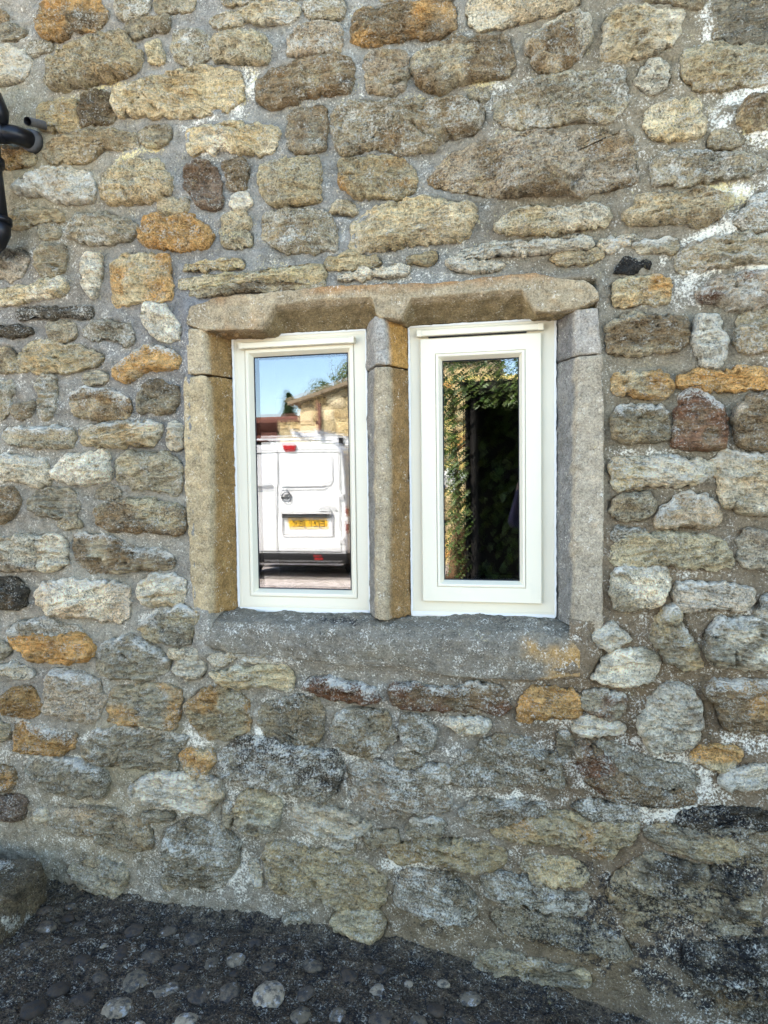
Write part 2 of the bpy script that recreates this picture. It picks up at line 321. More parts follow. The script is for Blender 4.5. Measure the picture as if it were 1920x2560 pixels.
# ------------------------------------------------------------------ the cottage wall: traced stones (millimetres on the wall face: x, z)
PAL = {'t': (176, 161, 132), 'g': (148, 138, 118), 'p': (208, 198, 180), 'o': (198, 146, 76), 'b': (138, 116, 86), 'r': (124, 82, 56),
       'd': (90, 82, 70), 'y': (186, 168, 130), 'k': (178, 162, 143), 'm': (112, 94, 82), 'e': (44, 42, 40)}
def _mute(c, s=0.66, v=1.08):
    c = np.array(c, float); g = c @ np.array([0.3, 0.6, 0.1]); return tuple((g + (c - g) * s) * v * np.array([1.045, 1.0, 0.88]))
PAL = {k_: _mute(v_) for k_, v_ in PAL.items()}
STONES = [
('ob',22,'-',[(-1505,2917),(-1494,2947),(-1398,2942),(-1304,2918),(-1282,2884),(-1286,2854),(-1354,2844),(-1457,2830),(-1499,2842),(-1513,2882)]),
('b',8,'-',[(-1662,2945),(-1625,2929),(-1623,2903),(-1664,2888)]),
('g',6,'-',[(-1640,2895),(-1566,2877),(-1560,2855),(-1617,2853),(-1648,2862)]),
('p',12,'W',[(-1665,2839),(-1603,2815),(-1555,2777),(-1563,2741),(-1614,2722),(-1670,2724)]),
('ty',26,'-',[(-1479,2773),(-1390,2802),(-1283,2817),(-1214,2802),(-1167,2740),(-1165,2705),(-1230,2683),(-1312,2678),(-1407,2675),(-1477,2677),(-1484,2727)]),
('g',6,'W',[(-1233,2920),(-1130,2904),(-1137,2868),(-1195,2851),(-1235,2867)]),
('t',4,'-',[(-1103,2900),(-985,2883),(-986,2851),(-1042,2856),(-1098,2867)]),
('tp',15,'W',[(-924,2808),(-848,2814),(-752,2826),(-663,2813),(-653,2785),(-679,2775),(-784,2788),(-892,2784)]),
('y',6,'-',[(-1135,2767),(-1106,2773),(-1085,2725),(-1103,2710),(-1130,2736)]),
('tg',8,'W',[(-1038,2782),(-987,2785),(-938,2758),(-934,2704),(-996,2687),(-1040,2718)]),
('yt',18,'-',[(-915,2732),(-838,2751),(-774,2737),(-738,2708),(-739,2679),(-771,2664),(-840,2683),(-910,2692)]),
('ty',20,'-',[(-1239,2625),(-1146,2659),(-1060,2662),(-976,2671),(-894,2655),(-841,2634),(-831,2574),(-897,2542),(-1008,2541),(-1149,2558),(-1236,2573)]),
('bt',18,'-',[(-1364,2626),(-1328,2644),(-1269,2637),(-1260,2561),(-1284,2546),(-1355,2557),(-1369,2580)]),
('y',6,'-',[(-1521,2632),(-1393,2627),(-1377,2573),(-1384,2538),(-1481,2549),(-1530,2570)]),
('t',20,'-',[(-1509,2491),(-1446,2526),(-1355,2531),(-1186,2506),(-1187,2471),(-1298,2473),(-1371,2444),(-1492,2457)]),
('t',7,'-',[(-1172,2503),(-1137,2519),(-1075,2507),(-1076,2466),(-1156,2470)]),
('yp',24,'-',[(-1008,2495),(-925,2500),(-817,2482),(-737,2468),(-713,2456),(-733,2409),(-781,2397),(-872,2420),(-982,2427),(-1010,2445)]),
('p',24,'WW',[(-1624,2385),(-1560,2416),(-1461,2427),(-1371,2407),(-1334,2362),(-1338,2320),(-1410,2319),(-1526,2354),(-1600,2367)]),
('ty',24,'-',[(-1300,2379),(-1263,2416),(-1181,2428),(-1101,2404),(-1069,2350),(-1082,2316),(-1151,2292),(-1244,2301),(-1302,2322)]),
('m',16,'-',[(-1020,2372),(-985,2394),(-930,2378),(-904,2325),(-906,2265),(-934,2253),(-989,2278),(-1016,2321)]),
('b',10,'-',[(-898,2386),(-833,2389),(-818,2353),(-830,2304),(-868,2308),(-883,2349)]),
('yo',10,'-',[(-1681,2512),(-1593,2502),(-1554,2477),(-1564,2457),(-1633,2456),(-1684,2464)]),
('t',10,'-',[(-1647,2304),(-1576,2319),(-1466,2288),(-1460,2271),(-1535,2273),(-1604,2257),(-1649,2261)]),
('g',16,'W',[(-1435,2241),(-1403,2270),(-1331,2269),(-1248,2251),(-1197,2220),(-1209,2190),(-1281,2181),(-1382,2195),(-1430,2214)]),
('og',24,'-',[(-1164,2242),(-1129,2252),(-1084,2235),(-999,2232),(-967,2199),(-942,2171),(-951,2147),(-1047,2142),(-1132,2157),(-1167,2175)]),
('t',8,'-',[(-898,2226),(-832,2235),(-811,2198),(-838,2185),(-893,2190)]),
('t',6,'Y',[(-905,2181),(-844,2186),(-812,2158),(-818,2134),(-895,2140)]),
('t',8,'-',[(-1537,2246),(-1475,2236),(-1473,2219),(-1525,2227)]),
('p',6,'W',[(-864,2278),(-826,2280),(-815,2259),(-843,2241),(-864,2253)]),
('t',8,'W',[(-627,2814),(-520,2808),(-516,2764),(-576,2766),(-622,2780)]),
('bo',26,'-',[(-468,2761),(-404,2765),(-326,2763),(-212,2754),(-189,2728),(-191,2688),(-222,2665),(-293,2673),(-390,2675),(-455,2673),(-487,2689),(-479,2725)]),
('k',20,'W',[(-676,2708),(-637,2741),(-575,2741),(-525,2724),(-526,2668),(-556,2660),(-628,2672),(-680,2675)]),
('bt',24,'-',[(-776,2556),(-780,2605),(-722,2636),(-617,2651),(-495,2634),(-486,2586),(-497,2545),(-588,2547),(-671,2543),(-734,2531)]),
('tk',20,'-',[(-446,2633),(-338,2632),(-334,2576),(-339,2530),(-369,2520),(-437,2548),(-449,2591)]),
('bt',26,'-',[(-304,2617),(-237,2630),(-184,2650),(-110,2635),(-41,2630),(-35,2557),(-51,2533),(-162,2529),(-223,2507),(-285,2531),(-304,2575)]),
('gb',14,'-',[(-679,2498),(-658,2510),(-575,2505),(-574,2437),(-577,2399),(-634,2391),(-681,2406),(-685,2450)]),
('gb',24,'W',[(-543,2489),(-498,2507),(-418,2502),(-320,2494),(-177,2481),(-121,2451),(-111,2423),(-140,2389),(-210,2388),(-244,2364),(-341,2356),(-429,2385),(-500,2369),(-525,2391),(-542,2441)]),
('g',10,'-',[(-144,2494),(-107,2494),(-102,2480),(-130,2479)]),
('yt',26,'-',[(-778,2335),(-754,2367),(-622,2368),(-597,2365),(-590,2282),(-594,2248),(-677,2247),(-730,2239),(-751,2254),(-771,2310)]),
('yo',24,'-',[(-531,2339),(-500,2350),(-371,2341),(-327,2317),(-298,2281),(-313,2250),(-362,2234),(-411,2243),(-472,2242),(-522,2285)]),
('yt',32,'-',[(-487,2165),(-421,2202),(-347,2214),(-274,2216),(-178,2189),(-136,2180),(-160,2103),(-265,2098),(-324,2098),(-408,2093),(-488,2093)]),
('tp',20,'W',[(-758,2226),(-585,2215),(-550,2168),(-551,2100),(-665,2104),(-734,2120),(-760,2162)]),
('y',8,'-',[(-569,2074),(-496,2083),(-406,2051),(-477,2045),(-564,2049)]),
('y',12,'-',[(-326,2054),(-253,2063),(-250,2044),(-321,2047)]),
('p',16,'-',[(-535,2019),(-425,2028),(-326,2027),(-376,2014),(-527,2012)]),
('p',16,'W',[(-219,2036),(-161,2036),(-58,2014),(-110,2009),(-190,2015)]),
('p',20,'W',[(-185,2051),(-133,2068),(7,2068),(169,2062),(169,2050),(52,2046),(-39,2047)]),
('y',8,'Y',[(-1031,2082),(-940,2093),(-846,2088),(-841,2075),(-969,2072)]),
('yp',20,'Y',[(-1046,2035),(-959,2042),(-864,2048),(-697,2048),(-589,2048),(-583,2019),(-679,2021),(-794,2025),(-935,2022),(-1027,2025)]),
('yb',26,'-',[(-1011,2007),(-863,2010),(-724,2015),(-584,2010),(-589,1997),(-770,1999),(-1002,1991)]),
('p',20,'-',[(-147,2688),(-152,2729),(-133,2747),(154,2703),(97,2691),(17,2677),(-60,2670),(-106,2670)]),
('bp',26,'W',[(6,2605),(75,2658),(119,2666),(167,2653),(172,2613),(154,2567),(106,2530),(62,2531),(30,2549),(30,2571)]),
('tp',24,'-',[(215,2607),(223,2645),(241,2660),(300,2653),(367,2641),(400,2627),(392,2577),(363,2556),(317,2545),(254,2536),(211,2547)]),
('tg',8,'-',[(492,2636),(572,2643),(627,2634),(629,2532),(529,2542),(492,2572)]),
('ty',10,'-',[(419,2531),(488,2538),(629,2514),(630,2439),(542,2433),(449,2437),(415,2471)]),
('p',10,'-',[(306,2503),(344,2520),(369,2495),(365,2452),(328,2444),(298,2469)]),
('tg',16,'W',[(-70,2479),(-6,2498),(128,2512),(250,2509),(267,2463),(272,2410),(216,2386),(128,2392),(17,2387),(-52,2404),(-75,2443)]),
('ty',18,'-',[(315,2360),(336,2393),(386,2408),(448,2396),(457,2326),(440,2315),(386,2313),(336,2323)]),
('yb',28,'-',[(540,2357),(572,2382),(611,2390),(627,2388),(628,2310),(589,2313),(545,2331)]),
('kb',40,'-',[(-260,2270),(-230,2308),(-158,2346),(-75,2364),(39,2360),(215,2349),(283,2324),(292,2235),(292,2213),(215,2199),(128,2194),(16,2207),(-99,2214),(-169,2237),(-230,2248)]),
('tg',20,'W',[(340,2252),(378,2274),(469,2264),(575,2248),(607,2224),(591,2204),(490,2197),(408,2195),(345,2208)]),
('bt',26,'-',[(272,2130),(315,2165),(387,2167),(482,2162),(523,2150),(531,2132),(503,2104),(462,2086),(387,2097),(302,2100),(259,2113)]),
('py',26,'-',[(-74,2125),(-58,2142),(16,2158),(106,2150),(190,2151),(225,2130),(212,2108),(150,2103),(70,2098),(-39,2108)]),
('p',6,'W',[(200,2055),(261,2067),(291,2065),(270,2049),(226,2041)]),
('t',6,'-',[(75,2024),(102,2035),(195,2032),(209,2022),(173,2009),(102,2015)]),
('tk',28,'W',[(405,1981),(408,2012),(470,2037),(552,2043),(616,2034),(640,2023),(641,1972),(553,1978),(492,1970),(442,1963),(413,1967)]),
('g',14,'WW',[(545,2085),(585,2133),(641,2149),(642,2064),(578,2056)]),
('e',6,'-',[(244,1978),(274,2001),(330,1995),(326,1982),(283,1975)]),  # dark hole in the wall, its shade drawn as a near-black stone
('oy',20,'-',[(235,1938),(268,1951),(335,1950),(381,1940),(381,1915),(369,1890),(311,1891),(274,1884),(240,1887)]),
('kr',30,'W',[(458,1908),(507,1936),(557,1945),(617,1946),(634,1945),(635,1871),(601,1861),(558,1859),(514,1870),(485,1884),(458,1886)]),
('bt',26,'-',[(227,1834),(268,1854),(292,1859),(335,1841),(381,1844),(417,1836),(421,1778),(397,1757),(336,1751),(268,1751),(231,1759),(224,1796)]),
('p',26,'W',[(444,1821),(465,1839),(500,1834),(518,1776),(522,1741),(507,1714),(475,1712),(457,1745),(444,1777)]),
('t',24,'W',[(556,1815),(568,1839),(619,1845),(636,1844),(638,1751),(574,1742),(551,1759),(556,1790)]),
('oy',28,'-',[(243,1674),(246,1694),(305,1697),(367,1698),(382,1691),(379,1659),(364,1634),(330,1637),(275,1647),(239,1652)]),
('o',22,'-',[(407,1684),(458,1694),(517,1688),(561,1702),(604,1700),(639,1689),(639,1655),(590,1651),(532,1647),(473,1644),(452,1660),(407,1661)]),
('gt',24,'T',[(236,1554),(244,1586),(269,1602),(361,1602),(374,1589),(380,1556),(374,1524),(337,1515),(269,1514),(238,1527)]),
('rb',28,'T',[(395,1510),(398,1572),(403,1620),(427,1641),(457,1643),(514,1603),(521,1536),(515,1495),(483,1489),(423,1498)]),
('bk',34,'-',[(540,1535),(546,1573),(557,1595),(586,1622),(620,1627),(643,1626),(645,1485),(591,1483),(558,1500)]),
('py',28,'W',[(233,1444),(250,1467),(337,1462),(399,1471),(459,1457),(489,1443),(489,1421),(444,1399),(399,1393),(322,1397),(251,1386),(241,1411)]),
('tp',32,'T',[(494,1456),(524,1478),(556,1474),(623,1476),(646,1475),(648,1318),(572,1318),(528,1344),(514,1366),(512,1414)]),
('g',18,'-',[(236,1352),(270,1368),(320,1371),(342,1357),(339,1318),(308,1302),(261,1305),(236,1325)]),
('kb',26,'T',[(351,1299),(378,1341),(418,1364),(475,1363),(502,1337),(503,1292),(482,1279),(415,1279),(369,1279)]),
('g',6,'W',[(240,1258),(246,1275),(297,1268),(325,1265),(278,1253),(246,1245)]),
('y',22,'-',[(233,1198),(248,1232),(277,1250),(370,1259),(461,1255),(504,1243),(528,1218),(546,1192),(540,1172),(462,1173),(370,1177),(245,1178)]),
('pk',24,'-',[(560,1247),(580,1270),(609,1273),(650,1260),(651,1177),(611,1174),(575,1183),(560,1215)]),
('gp',28,'T',[(236,1108),(245,1159),(295,1166),(370,1164),(380,1118),(371,1081),(340,1061),(296,1050),(255,1058),(239,1082)]),
('kt',26,'T',[(401,1085),(398,1102),(410,1125),(462,1123),(522,1124),(590,1109),(591,1083),(564,1063),(493,1058),(417,1056)]),
('p',16,'W',[(607,1057),(625,1090),(653,1106),(654,1035),(613,1044)]),
('p',18,'W',[(190,976),(201,996),(237,997),(282,975),(278,956),(229,935),(201,953)]),
('gp',26,'-',[(179,852),(210,902),(246,932),(308,934),(352,922),(354,880),(322,850),(278,836),(219,840)]),
('gy',30,'T',[(347,997),(364,1030),(390,1063),(411,1055),(420,1009),(442,977),(463,932),(468,899),(438,893),(391,910),(369,942),(347,964)]),
('gp',24,'T',[(477,945),(481,991),(514,1029),(589,1036),(663,1029),(664,907),(566,903),(519,905),(494,923)]),
('bo',24,'T',[(482,834),(499,854),(566,862),(665,862),(667,730),(592,730),(530,735),(521,781),(499,817)]),
('pk',36,'-',[(308,742),(321,771),(347,810),(378,840),(408,846),(447,825),(468,784),(469,743),(443,690),(405,668),(361,660),(326,682),(313,714)]),
('o',20,'-',[(-21,749),(-7,784),(17,812),(82,811),(129,813),(154,778),(147,739),(92,736),(36,727),(-17,719)]),
('rg',16,'T',[(161,807),(220,819),(265,803),(274,775),(256,745),(220,747),(175,759),(156,768)]),
('p',18,'W',[(129,704),(156,730),(197,746),(238,735),(265,712),(256,695),(193,693),(147,695)]),
('yo',18,'-',[(450,649),(476,674),(527,682),(569,671),(569,648),(532,622),(485,623)]),
('p',18,'W',[(523,584),(536,608),(578,626),(669,632),(670,591),(595,576),(545,572)]),
('rb',14,'-',[(138,645),(166,666),(193,649),(230,618),(266,582),(311,561),(382,548),(451,539),(452,516),(400,506),(289,516),(212,534),(166,569),(157,612)]),
('g',10,'W',[(202,668),(248,666),(311,637),(399,620),(465,577),(443,557),(382,561),(311,575),(266,600),(221,640)]),
('g',22,'W',[(-212,526),(-207,572),(-167,620),(-79,666),(-12,666),(31,634),(92,609),(96,546),(-12,532),(-133,519)]),
('yo',28,'-',[(-100,390),(-56,405),(11,436),(82,457),(156,444),(243,443),(301,453),(310,420),(284,388),(230,354),(175,368),(96,374),(-22,368),(-80,377)]),
('g',20,'W',[(-191,430),(-139,471),(-37,474),(49,467),(2,435),(-61,407),(-110,400),(-149,399)]),
('gy',26,'-',[(333,407),(337,427),(390,444),(485,453),(570,459),(670,461),(671,375),(571,355),(486,370),(399,380)]),
('d',22,'K',[(408,471),(464,495),(570,500),(670,500),(671,467),(528,461),(443,453)]),
('g',10,'WK',[(129,477),(185,496),(267,489),(303,463),(249,446),(175,451)]),
('y',26,'-',[(-407,292),(-314,333),(-243,340),(-144,335),(-71,337),(-66,297),(-95,269),(-154,262),(-219,276),(-304,280),(-382,264)]),
('yg',18,'-',[(-8,297),(35,322),(119,321),(161,301),(171,277),(129,247),(72,239),(15,247),(1,273)]),
('g',20,'WK',[(-125,240),(-81,260),(34,232),(157,212),(157,167),(82,158),(-14,181),(-111,185)]),
('gk',22,'K',[(-101,126),(-52,162),(58,145),(175,130),(258,111),(299,57),(258,56),(157,68),(48,84),(-67,84)]),
('dt',36,'K',[(229,215),(247,286),(310,336),(354,356),(420,343),(485,331),(570,322),(621,281),(622,220),(614,195),(529,194),(400,192),(266,185)]),
('db',40,'K',[(431,62),(435,101),(487,118),(572,120),(672,152),(674,20),(675,-65),(553,-84),(510,-28),(444,35)]),
('gy',10,'-',[(-132,4),(-48,10),(58,-1),(157,-7),(176,-44),(82,-58),(-14,-41),(-102,-33)]),
('gk',34,'WK',[(-387,157),(-371,222),(-320,238),(-194,226),(-150,170),(-150,118),(-175,95),(-210,106),(-245,96),(-280,107),(-367,128)]),
('ty',22,'-',[(-803,263),(-769,283),(-648,268),(-535,253),(-435,206),(-425,128),(-463,102),(-580,104),(-656,133),(-778,124),(-810,202)]),
('yb',18,'-',[(-592,64),(-560,84),(-453,97),(-422,53),(-454,11),(-534,17),(-582,22)]),
('g',14,'-',[(-147,-27),(-107,14),(-19,11),(-9,-49),(-97,-41)]),
('g',10,'W',[(-749,42),(-704,55),(-671,40),(-699,18),(-743,20)]),
('yp',22,'-',[(-977,812),(-874,833),(-745,844),(-713,825),(-714,783),(-819,783),(-909,773),(-955,787)]),
('p',10,'W',[(-979,865),(-899,884),(-888,863),(-946,845)]),
('p',10,'W',[(-877,869),(-792,878),(-787,865),(-843,854)]),
('r',18,'T',[(-668,784),(-649,811),(-590,814),(-526,802),(-448,780),(-438,755),(-475,745),(-548,754),(-612,761)]),
('rb',18,'T',[(-396,793),(-340,809),(-240,793),(-141,821),(-64,805),(-52,766),(-69,741),(-151,741),(-215,745),(-341,742),(-387,747)]),
('gt',14,'-',[(-812,669),(-794,724),(-711,745),(-629,744),(-614,682),(-632,612),(-714,590),(-780,602)]),
('g',22,'W',[(-581,659),(-570,701),(-495,727),(-412,711),(-403,675),(-372,657),(-414,613),(-466,583),(-529,594),(-571,623)]),
('g',18,'W',[(-362,657),(-351,704),(-300,712),(-266,673),(-271,617),(-312,609),(-352,627)]),
('py',18,'W',[(-230,701),(-191,713),(-132,717),(-103,701),(-132,679),(-191,676)]),
('dg',30,'WK',[(-960,500),(-942,556),(-912,591),(-861,610),(-711,604),(-581,577),(-555,547),(-573,462),(-616,442),(-714,455),(-825,468),(-909,482)]),
('gk',28,'W',[(-530,491),(-524,544),(-445,571),(-393,538),(-312,534),(-277,512),(-222,465),(-232,434),(-293,418),(-395,409),(-489,432),(-525,460)]),
('g',14,'W',[(-323,530),(-292,564),(-227,563),(-222,523),(-267,514)]),
('pk',28,'W',[(-721,374),(-682,409),(-606,406),(-532,391),(-469,371),(-474,354),(-511,330),(-575,329),(-651,332),(-705,354)]),
('yg',22,'-',[(-882,428),(-839,448),(-789,431),(-756,407),(-769,341),(-792,314),(-843,312),(-888,324),(-898,378)]),
('o',24,'-',[(-1712,908),(-1646,916),(-1543,908),(-1436,918),(-1393,883),(-1395,849),(-1433,834),(-1547,826),(-1624,828),(-1675,855)]),
('g',18,'WW',[(-1714,928),(-1673,952),(-1575,966),(-1462,947),(-1431,923),(-1546,915),(-1648,923),(-1708,913)]),
('p',14,'W',[(-1761,798),(-1707,812),(-1630,792),(-1631,775),(-1696,769),(-1742,776)]),
('gt',26,'T',[(-1374,817),(-1369,867),(-1330,902),(-1257,916),(-1173,892),(-1122,844),(-1135,811),(-1225,782),(-1328,785),(-1365,795)]),
('gy',22,'T',[(-1221,950),(-1153,1012),(-1076,1025),(-1013,999),(-1032,950),(-1050,907),(-1115,907),(-1198,923)]),
('p',14,'-',[(-1102,816),(-1084,844),(-1002,837),(-1015,799),(-1062,788)]),
('p',6,'-',[(-1115,869),(-1067,877),(-1068,863),(-1109,859)]),
('p',6,'-',[(-1062,874),(-1026,881),(-1021,868),(-1056,858)]),
('o',20,'-',[(-1744,683),(-1709,717),(-1656,732),(-1618,713),(-1603,674),(-1621,644),(-1674,635),(-1733,637),(-1745,660)]),
('k',24,'T',[(-1582,682),(-1576,751),(-1542,792),(-1453,791),(-1385,766),(-1363,711),(-1376,676),(-1403,629),(-1491,641),(-1574,653)]),
('to',22,'-',[(-1340,684),(-1325,735),(-1239,761),(-1119,762),(-1088,742),(-1093,665),(-1112,625),(-1213,635),(-1335,644)]),
('oy',26,'-',[(-1056,700),(-1025,746),(-944,766),(-876,748),(-855,707),(-850,653),(-868,631),(-942,607),(-1017,615),(-1051,657)]),
('ob',20,'T',[(-1701,604),(-1668,612),(-1591,588),(-1475,590),(-1484,538),(-1510,519),(-1581,511),(-1659,520),(-1699,511)]),
('g',22,'T',[(-1445,530),(-1405,595),(-1305,613),(-1184,609),(-1065,601),(-1108,553),(-1110,498),(-1188,489),(-1309,500),(-1434,508)]),
('yo',16,'-',[(-1087,537),(-1021,558),(-981,556),(-982,523),(-1024,481),(-1065,484)]),
('g',22,'T',[(-1674,455),(-1627,488),(-1498,492),(-1397,476),(-1349,429),(-1388,386),(-1490,377),(-1579,393),(-1630,424)]),
('pg',24,'W',[(-1275,413),(-1219,457),(-1098,477),(-964,466),(-953,428),(-990,370),(-1084,362),(-1191,375),(-1258,380)]),
('gk',24,'-',[(-1583,271),(-1556,308),(-1440,336),(-1327,329),(-1254,313),(-1207,266),(-1208,227),(-1270,203),(-1369,210),(-1412,246),(-1520,248)]),
('g',28,'W',[(-1164,249),(-1133,291),(-1043,328),(-938,305),(-899,259),(-913,186),(-961,125),(-1020,102),(-1101,138),(-1154,171)]),
('m',26,'-',[(-1778,342),(-1710,353),(-1671,333),(-1673,292),(-1700,278),(-1741,274),(-1781,276)]),
('p',10,'-',[(-1641,273),(-1647,302),(-1600,312),(-1595,283),(-1615,270)]),
('gt',10,'-',[(-1504,119),(-1413,163),(-1314,139),(-1303,100),(-1342,44),(-1418,52),(-1500,72)]),
('bo',16,'-',[(-1777,446),(-1724,444),(-1719,392),(-1781,363)]),
('kd',16,'-',[(-1694,2183),(-1599,2180),(-1592,2137),(-1615,2101),(-1698,2101)]),
('tg',20,'-',[(-1545,2165),(-1516,2189),(-1460,2179),(-1456,2142),(-1476,2090),(-1520,2088),(-1547,2117)]),
('p',20,'-',[(-1380,2130),(-1364,2150),(-1325,2142),(-1321,2094),(-1332,2053),(-1351,2020),(-1374,2050),(-1385,2088)]),
('oy',26,'-',[(-1276,2100),(-1250,2128),(-1199,2135),(-1096,2123),(-1085,2096),(-1084,1997),(-1150,1994),(-1204,1986),(-1263,1985),(-1279,2010),(-1273,2058)]),
('yp',24,'-',[(-1693,2050),(-1611,2056),(-1548,2071),(-1459,2072),(-1442,2052),(-1461,2034),(-1532,2027),(-1604,2021),(-1668,2015),(-1695,2019)]),
('d',16,'W',[(-1631,1987),(-1599,1994),(-1510,1985),(-1404,1978),(-1361,1975),(-1362,1956),(-1423,1960),(-1555,1966),(-1623,1972)]),
('g',8,'W',[(-1389,1901),(-1357,1930),(-1297,1934),(-1229,1908),(-1222,1873),(-1239,1863),(-1307,1885),(-1367,1893)]),
('p',22,'W',[(-1169,1947),(-1156,1976),(-1106,1966),(-1083,1935),(-1055,1903),(-1056,1866),(-1114,1866),(-1146,1890),(-1166,1917)]),
('d',10,'-',[(-1705,1935),(-1641,1933),(-1582,1920),(-1628,1913),(-1706,1915)]),
('by',16,'-',[(-1706,1867),(-1669,1869),(-1647,1837),(-1639,1813),(-1599,1795),(-1645,1793),(-1709,1800)]),
('yt',20,'-',[(-1644,1828),(-1603,1869),(-1557,1886),(-1460,1866),(-1382,1850),(-1318,1820),(-1349,1799),(-1428,1791),(-1508,1787),(-1548,1785),(-1593,1799)]),
('oy',28,'T',[(-1279,1757),(-1278,1783),(-1235,1812),(-1179,1839),(-1113,1839),(-1060,1807),(-1065,1788),(-1107,1772),(-1190,1772),(-1242,1742)]),
('bt',24,'T',[(-1440,1672),(-1435,1695),(-1407,1721),(-1321,1721),(-1257,1699),(-1237,1680),(-1242,1634),(-1311,1629),(-1424,1640)]),
('tb',20,'-',[(-1200,1686),(-1177,1719),(-1123,1732),(-1074,1715),(-1071,1663),(-1101,1641),(-1147,1635),(-1192,1652)]),
('g',16,'W',[(-1565,1743),(-1546,1773),(-1510,1768),(-1499,1709),(-1505,1670),(-1524,1644),(-1565,1645),(-1554,1699)]),
('bg',14,'-',[(-1661,1660),(-1637,1687),(-1587,1685),(-1592,1658),(-1630,1635)]),
('t',8,'W',[(-1715,1754),(-1668,1756),(-1660,1728),(-1689,1709),(-1717,1710)]),
('t',8,'W',[(-1717,1698),(-1680,1701),(-1687,1661),(-1720,1642)]),
('tg',22,'T',[(-1697,1601),(-1614,1603),(-1515,1604),(-1440,1590),(-1436,1563),(-1450,1544),(-1526,1541),(-1640,1550),(-1685,1565)]),
('tp',26,'T',[(-1403,1589),(-1346,1607),(-1260,1604),(-1134,1600),(-1139,1570),(-1161,1541),(-1262,1537),(-1348,1549),(-1396,1554)]),
('p',16,'-',[(-1099,1585),(-1078,1599),(-1058,1587),(-1055,1538),(-1073,1520),(-1101,1528),(-1104,1558)]),
('p',20,'T',[(-1721,1517),(-1656,1512),(-1561,1498),(-1535,1462),(-1532,1422),(-1596,1419),(-1655,1440),(-1724,1437)]),
('pk',28,'-',[(-1514,1461),(-1463,1504),(-1392,1514),(-1322,1516),(-1315,1435),(-1387,1421),(-1449,1421),(-1493,1432)]),
('ty',26,'-',[(-1290,1481),(-1267,1511),(-1178,1510),(-1095,1497),(-1063,1473),(-1065,1409),(-1082,1387),(-1148,1399),(-1212,1403),(-1283,1423)]),
('bo',18,'-',[(-1727,1396),(-1690,1404),(-1659,1368),(-1665,1336),(-1694,1308),(-1732,1295)]),
('gk',22,'-',[(-1616,1356),(-1587,1391),(-1510,1398),(-1444,1386),(-1423,1339),(-1455,1315),(-1514,1307),(-1581,1323)]),
('yb',26,'-',[(-1356,1335),(-1290,1361),(-1183,1361),(-1100,1345),(-1051,1322),(-1056,1280),(-1103,1254),(-1161,1261),(-1229,1272),(-1315,1268),(-1349,1292)]),
('pk',22,'-',[(-1733,1235),(-1654,1243),(-1605,1239),(-1593,1199),(-1580,1139),(-1658,1134),(-1738,1133)]),
('pk',22,'-',[(-1594,1240),(-1516,1244),(-1482,1204),(-1484,1161),(-1512,1142),(-1569,1140),(-1582,1196)]),
('bt',26,'T',[(-1453,1236),(-1439,1248),(-1338,1245),(-1252,1222),(-1189,1192),(-1126,1196),(-1101,1173),(-1106,1154),(-1178,1145),(-1277,1136),(-1390,1138),(-1433,1158),(-1454,1201)]),
('pk',28,'T',[(-1586,1059),(-1575,1088),(-1471,1098),(-1391,1091),(-1321,1092),(-1269,1074),(-1264,988),(-1347,974),(-1458,982),(-1548,984),(-1578,1027)]),
('pt',20,'T',[(-1216,1086),(-1193,1114),(-1109,1119),(-1068,1100),(-1070,1039),(-1133,1030),(-1188,1028),(-1213,1055)]),
('bd',20,'-',[(-1741,1096),(-1679,1101),(-1639,1066),(-1655,1016),(-1707,1003),(-1745,1002)]),
('tp',3,'T',[(-1714,2824),(-1726,2853),(-1741,2864),(-1841,2866),(-1848,2857),(-1855,2818),(-1831,2804),(-1746,2806),(-1720,2808)]),
('gt',4,'-',[(-737,2882),(-739,2894),(-780,2894),(-865,2884),(-883,2872),(-869,2854),(-857,2850),(-767,2855),(-753,2861)]),
('tp',4,'-',[(-1729,554),(-1737,596),(-1752,603),(-1837,615),(-1863,597),(-1861,559),(-1848,546),(-1767,545),(-1728,549)]),
('tg',5,'T',[(639,2795),(624,2818),(603,2814),(527,2803),(499,2764),(505,2751),(531,2736),(604,2749),(645,2757)]),
('tg',6,'-',[(285,2799),(270,2827),(239,2837),(166,2846),(133,2844),(150,2824),(163,2808),(231,2798),(265,2800)]),
('tg',4,'-',[(27,2778),(31,2808),(-38,2826),(-93,2825),(-98,2815),(-108,2781),(-98,2765),(-6,2757),(20,2762)]),
('g',4,'W',[(-1747,1828),(-1758,1910),(-1777,1934),(-1800,1918),(-1812,1901),(-1798,1819),(-1795,1795),(-1763,1781),(-1749,1801)]),
('g',5,'W',[(648,2879),(634,2897),(594,2904),(530,2900),(502,2894),(514,2868),(545,2863),(623,2860),(636,2868)]),
('gt',3,'-',[(463,2673),(467,2686),(437,2702),(345,2723),(336,2716),(321,2689),(357,2676),(425,2654),(455,2647)]),
('gt',3,'-',[(-1761,1307),(-1782,1404),(-1791,1404),(-1828,1395),(-1829,1358),(-1814,1294),(-1805,1276),(-1774,1279),(-1764,1285)]),
('g',5,'-',[(-382,2894),(-399,2915),(-444,2915),(-518,2902),(-524,2892),(-514,2870),(-514,2860),(-466,2862),(-399,2879)]),
('g',6,'T',[(-97,2900),(-122,2910),(-131,2919),(-209,2908),(-255,2892),(-246,2862),(-203,2855),(-141,2853),(-117,2872)]),
('tg',7,'-',[(391,2845),(388,2929),(371,2935),(347,2945),(341,2911),(343,2842),(347,2817),(376,2807),(386,2809)]),
('tg',5,'-',[(-1724,2006),(-1733,2020),(-1771,2018),(-1851,1998),(-1874,1985),(-1854,1965),(-1842,1956),(-1762,1965),(-1737,1974)]),
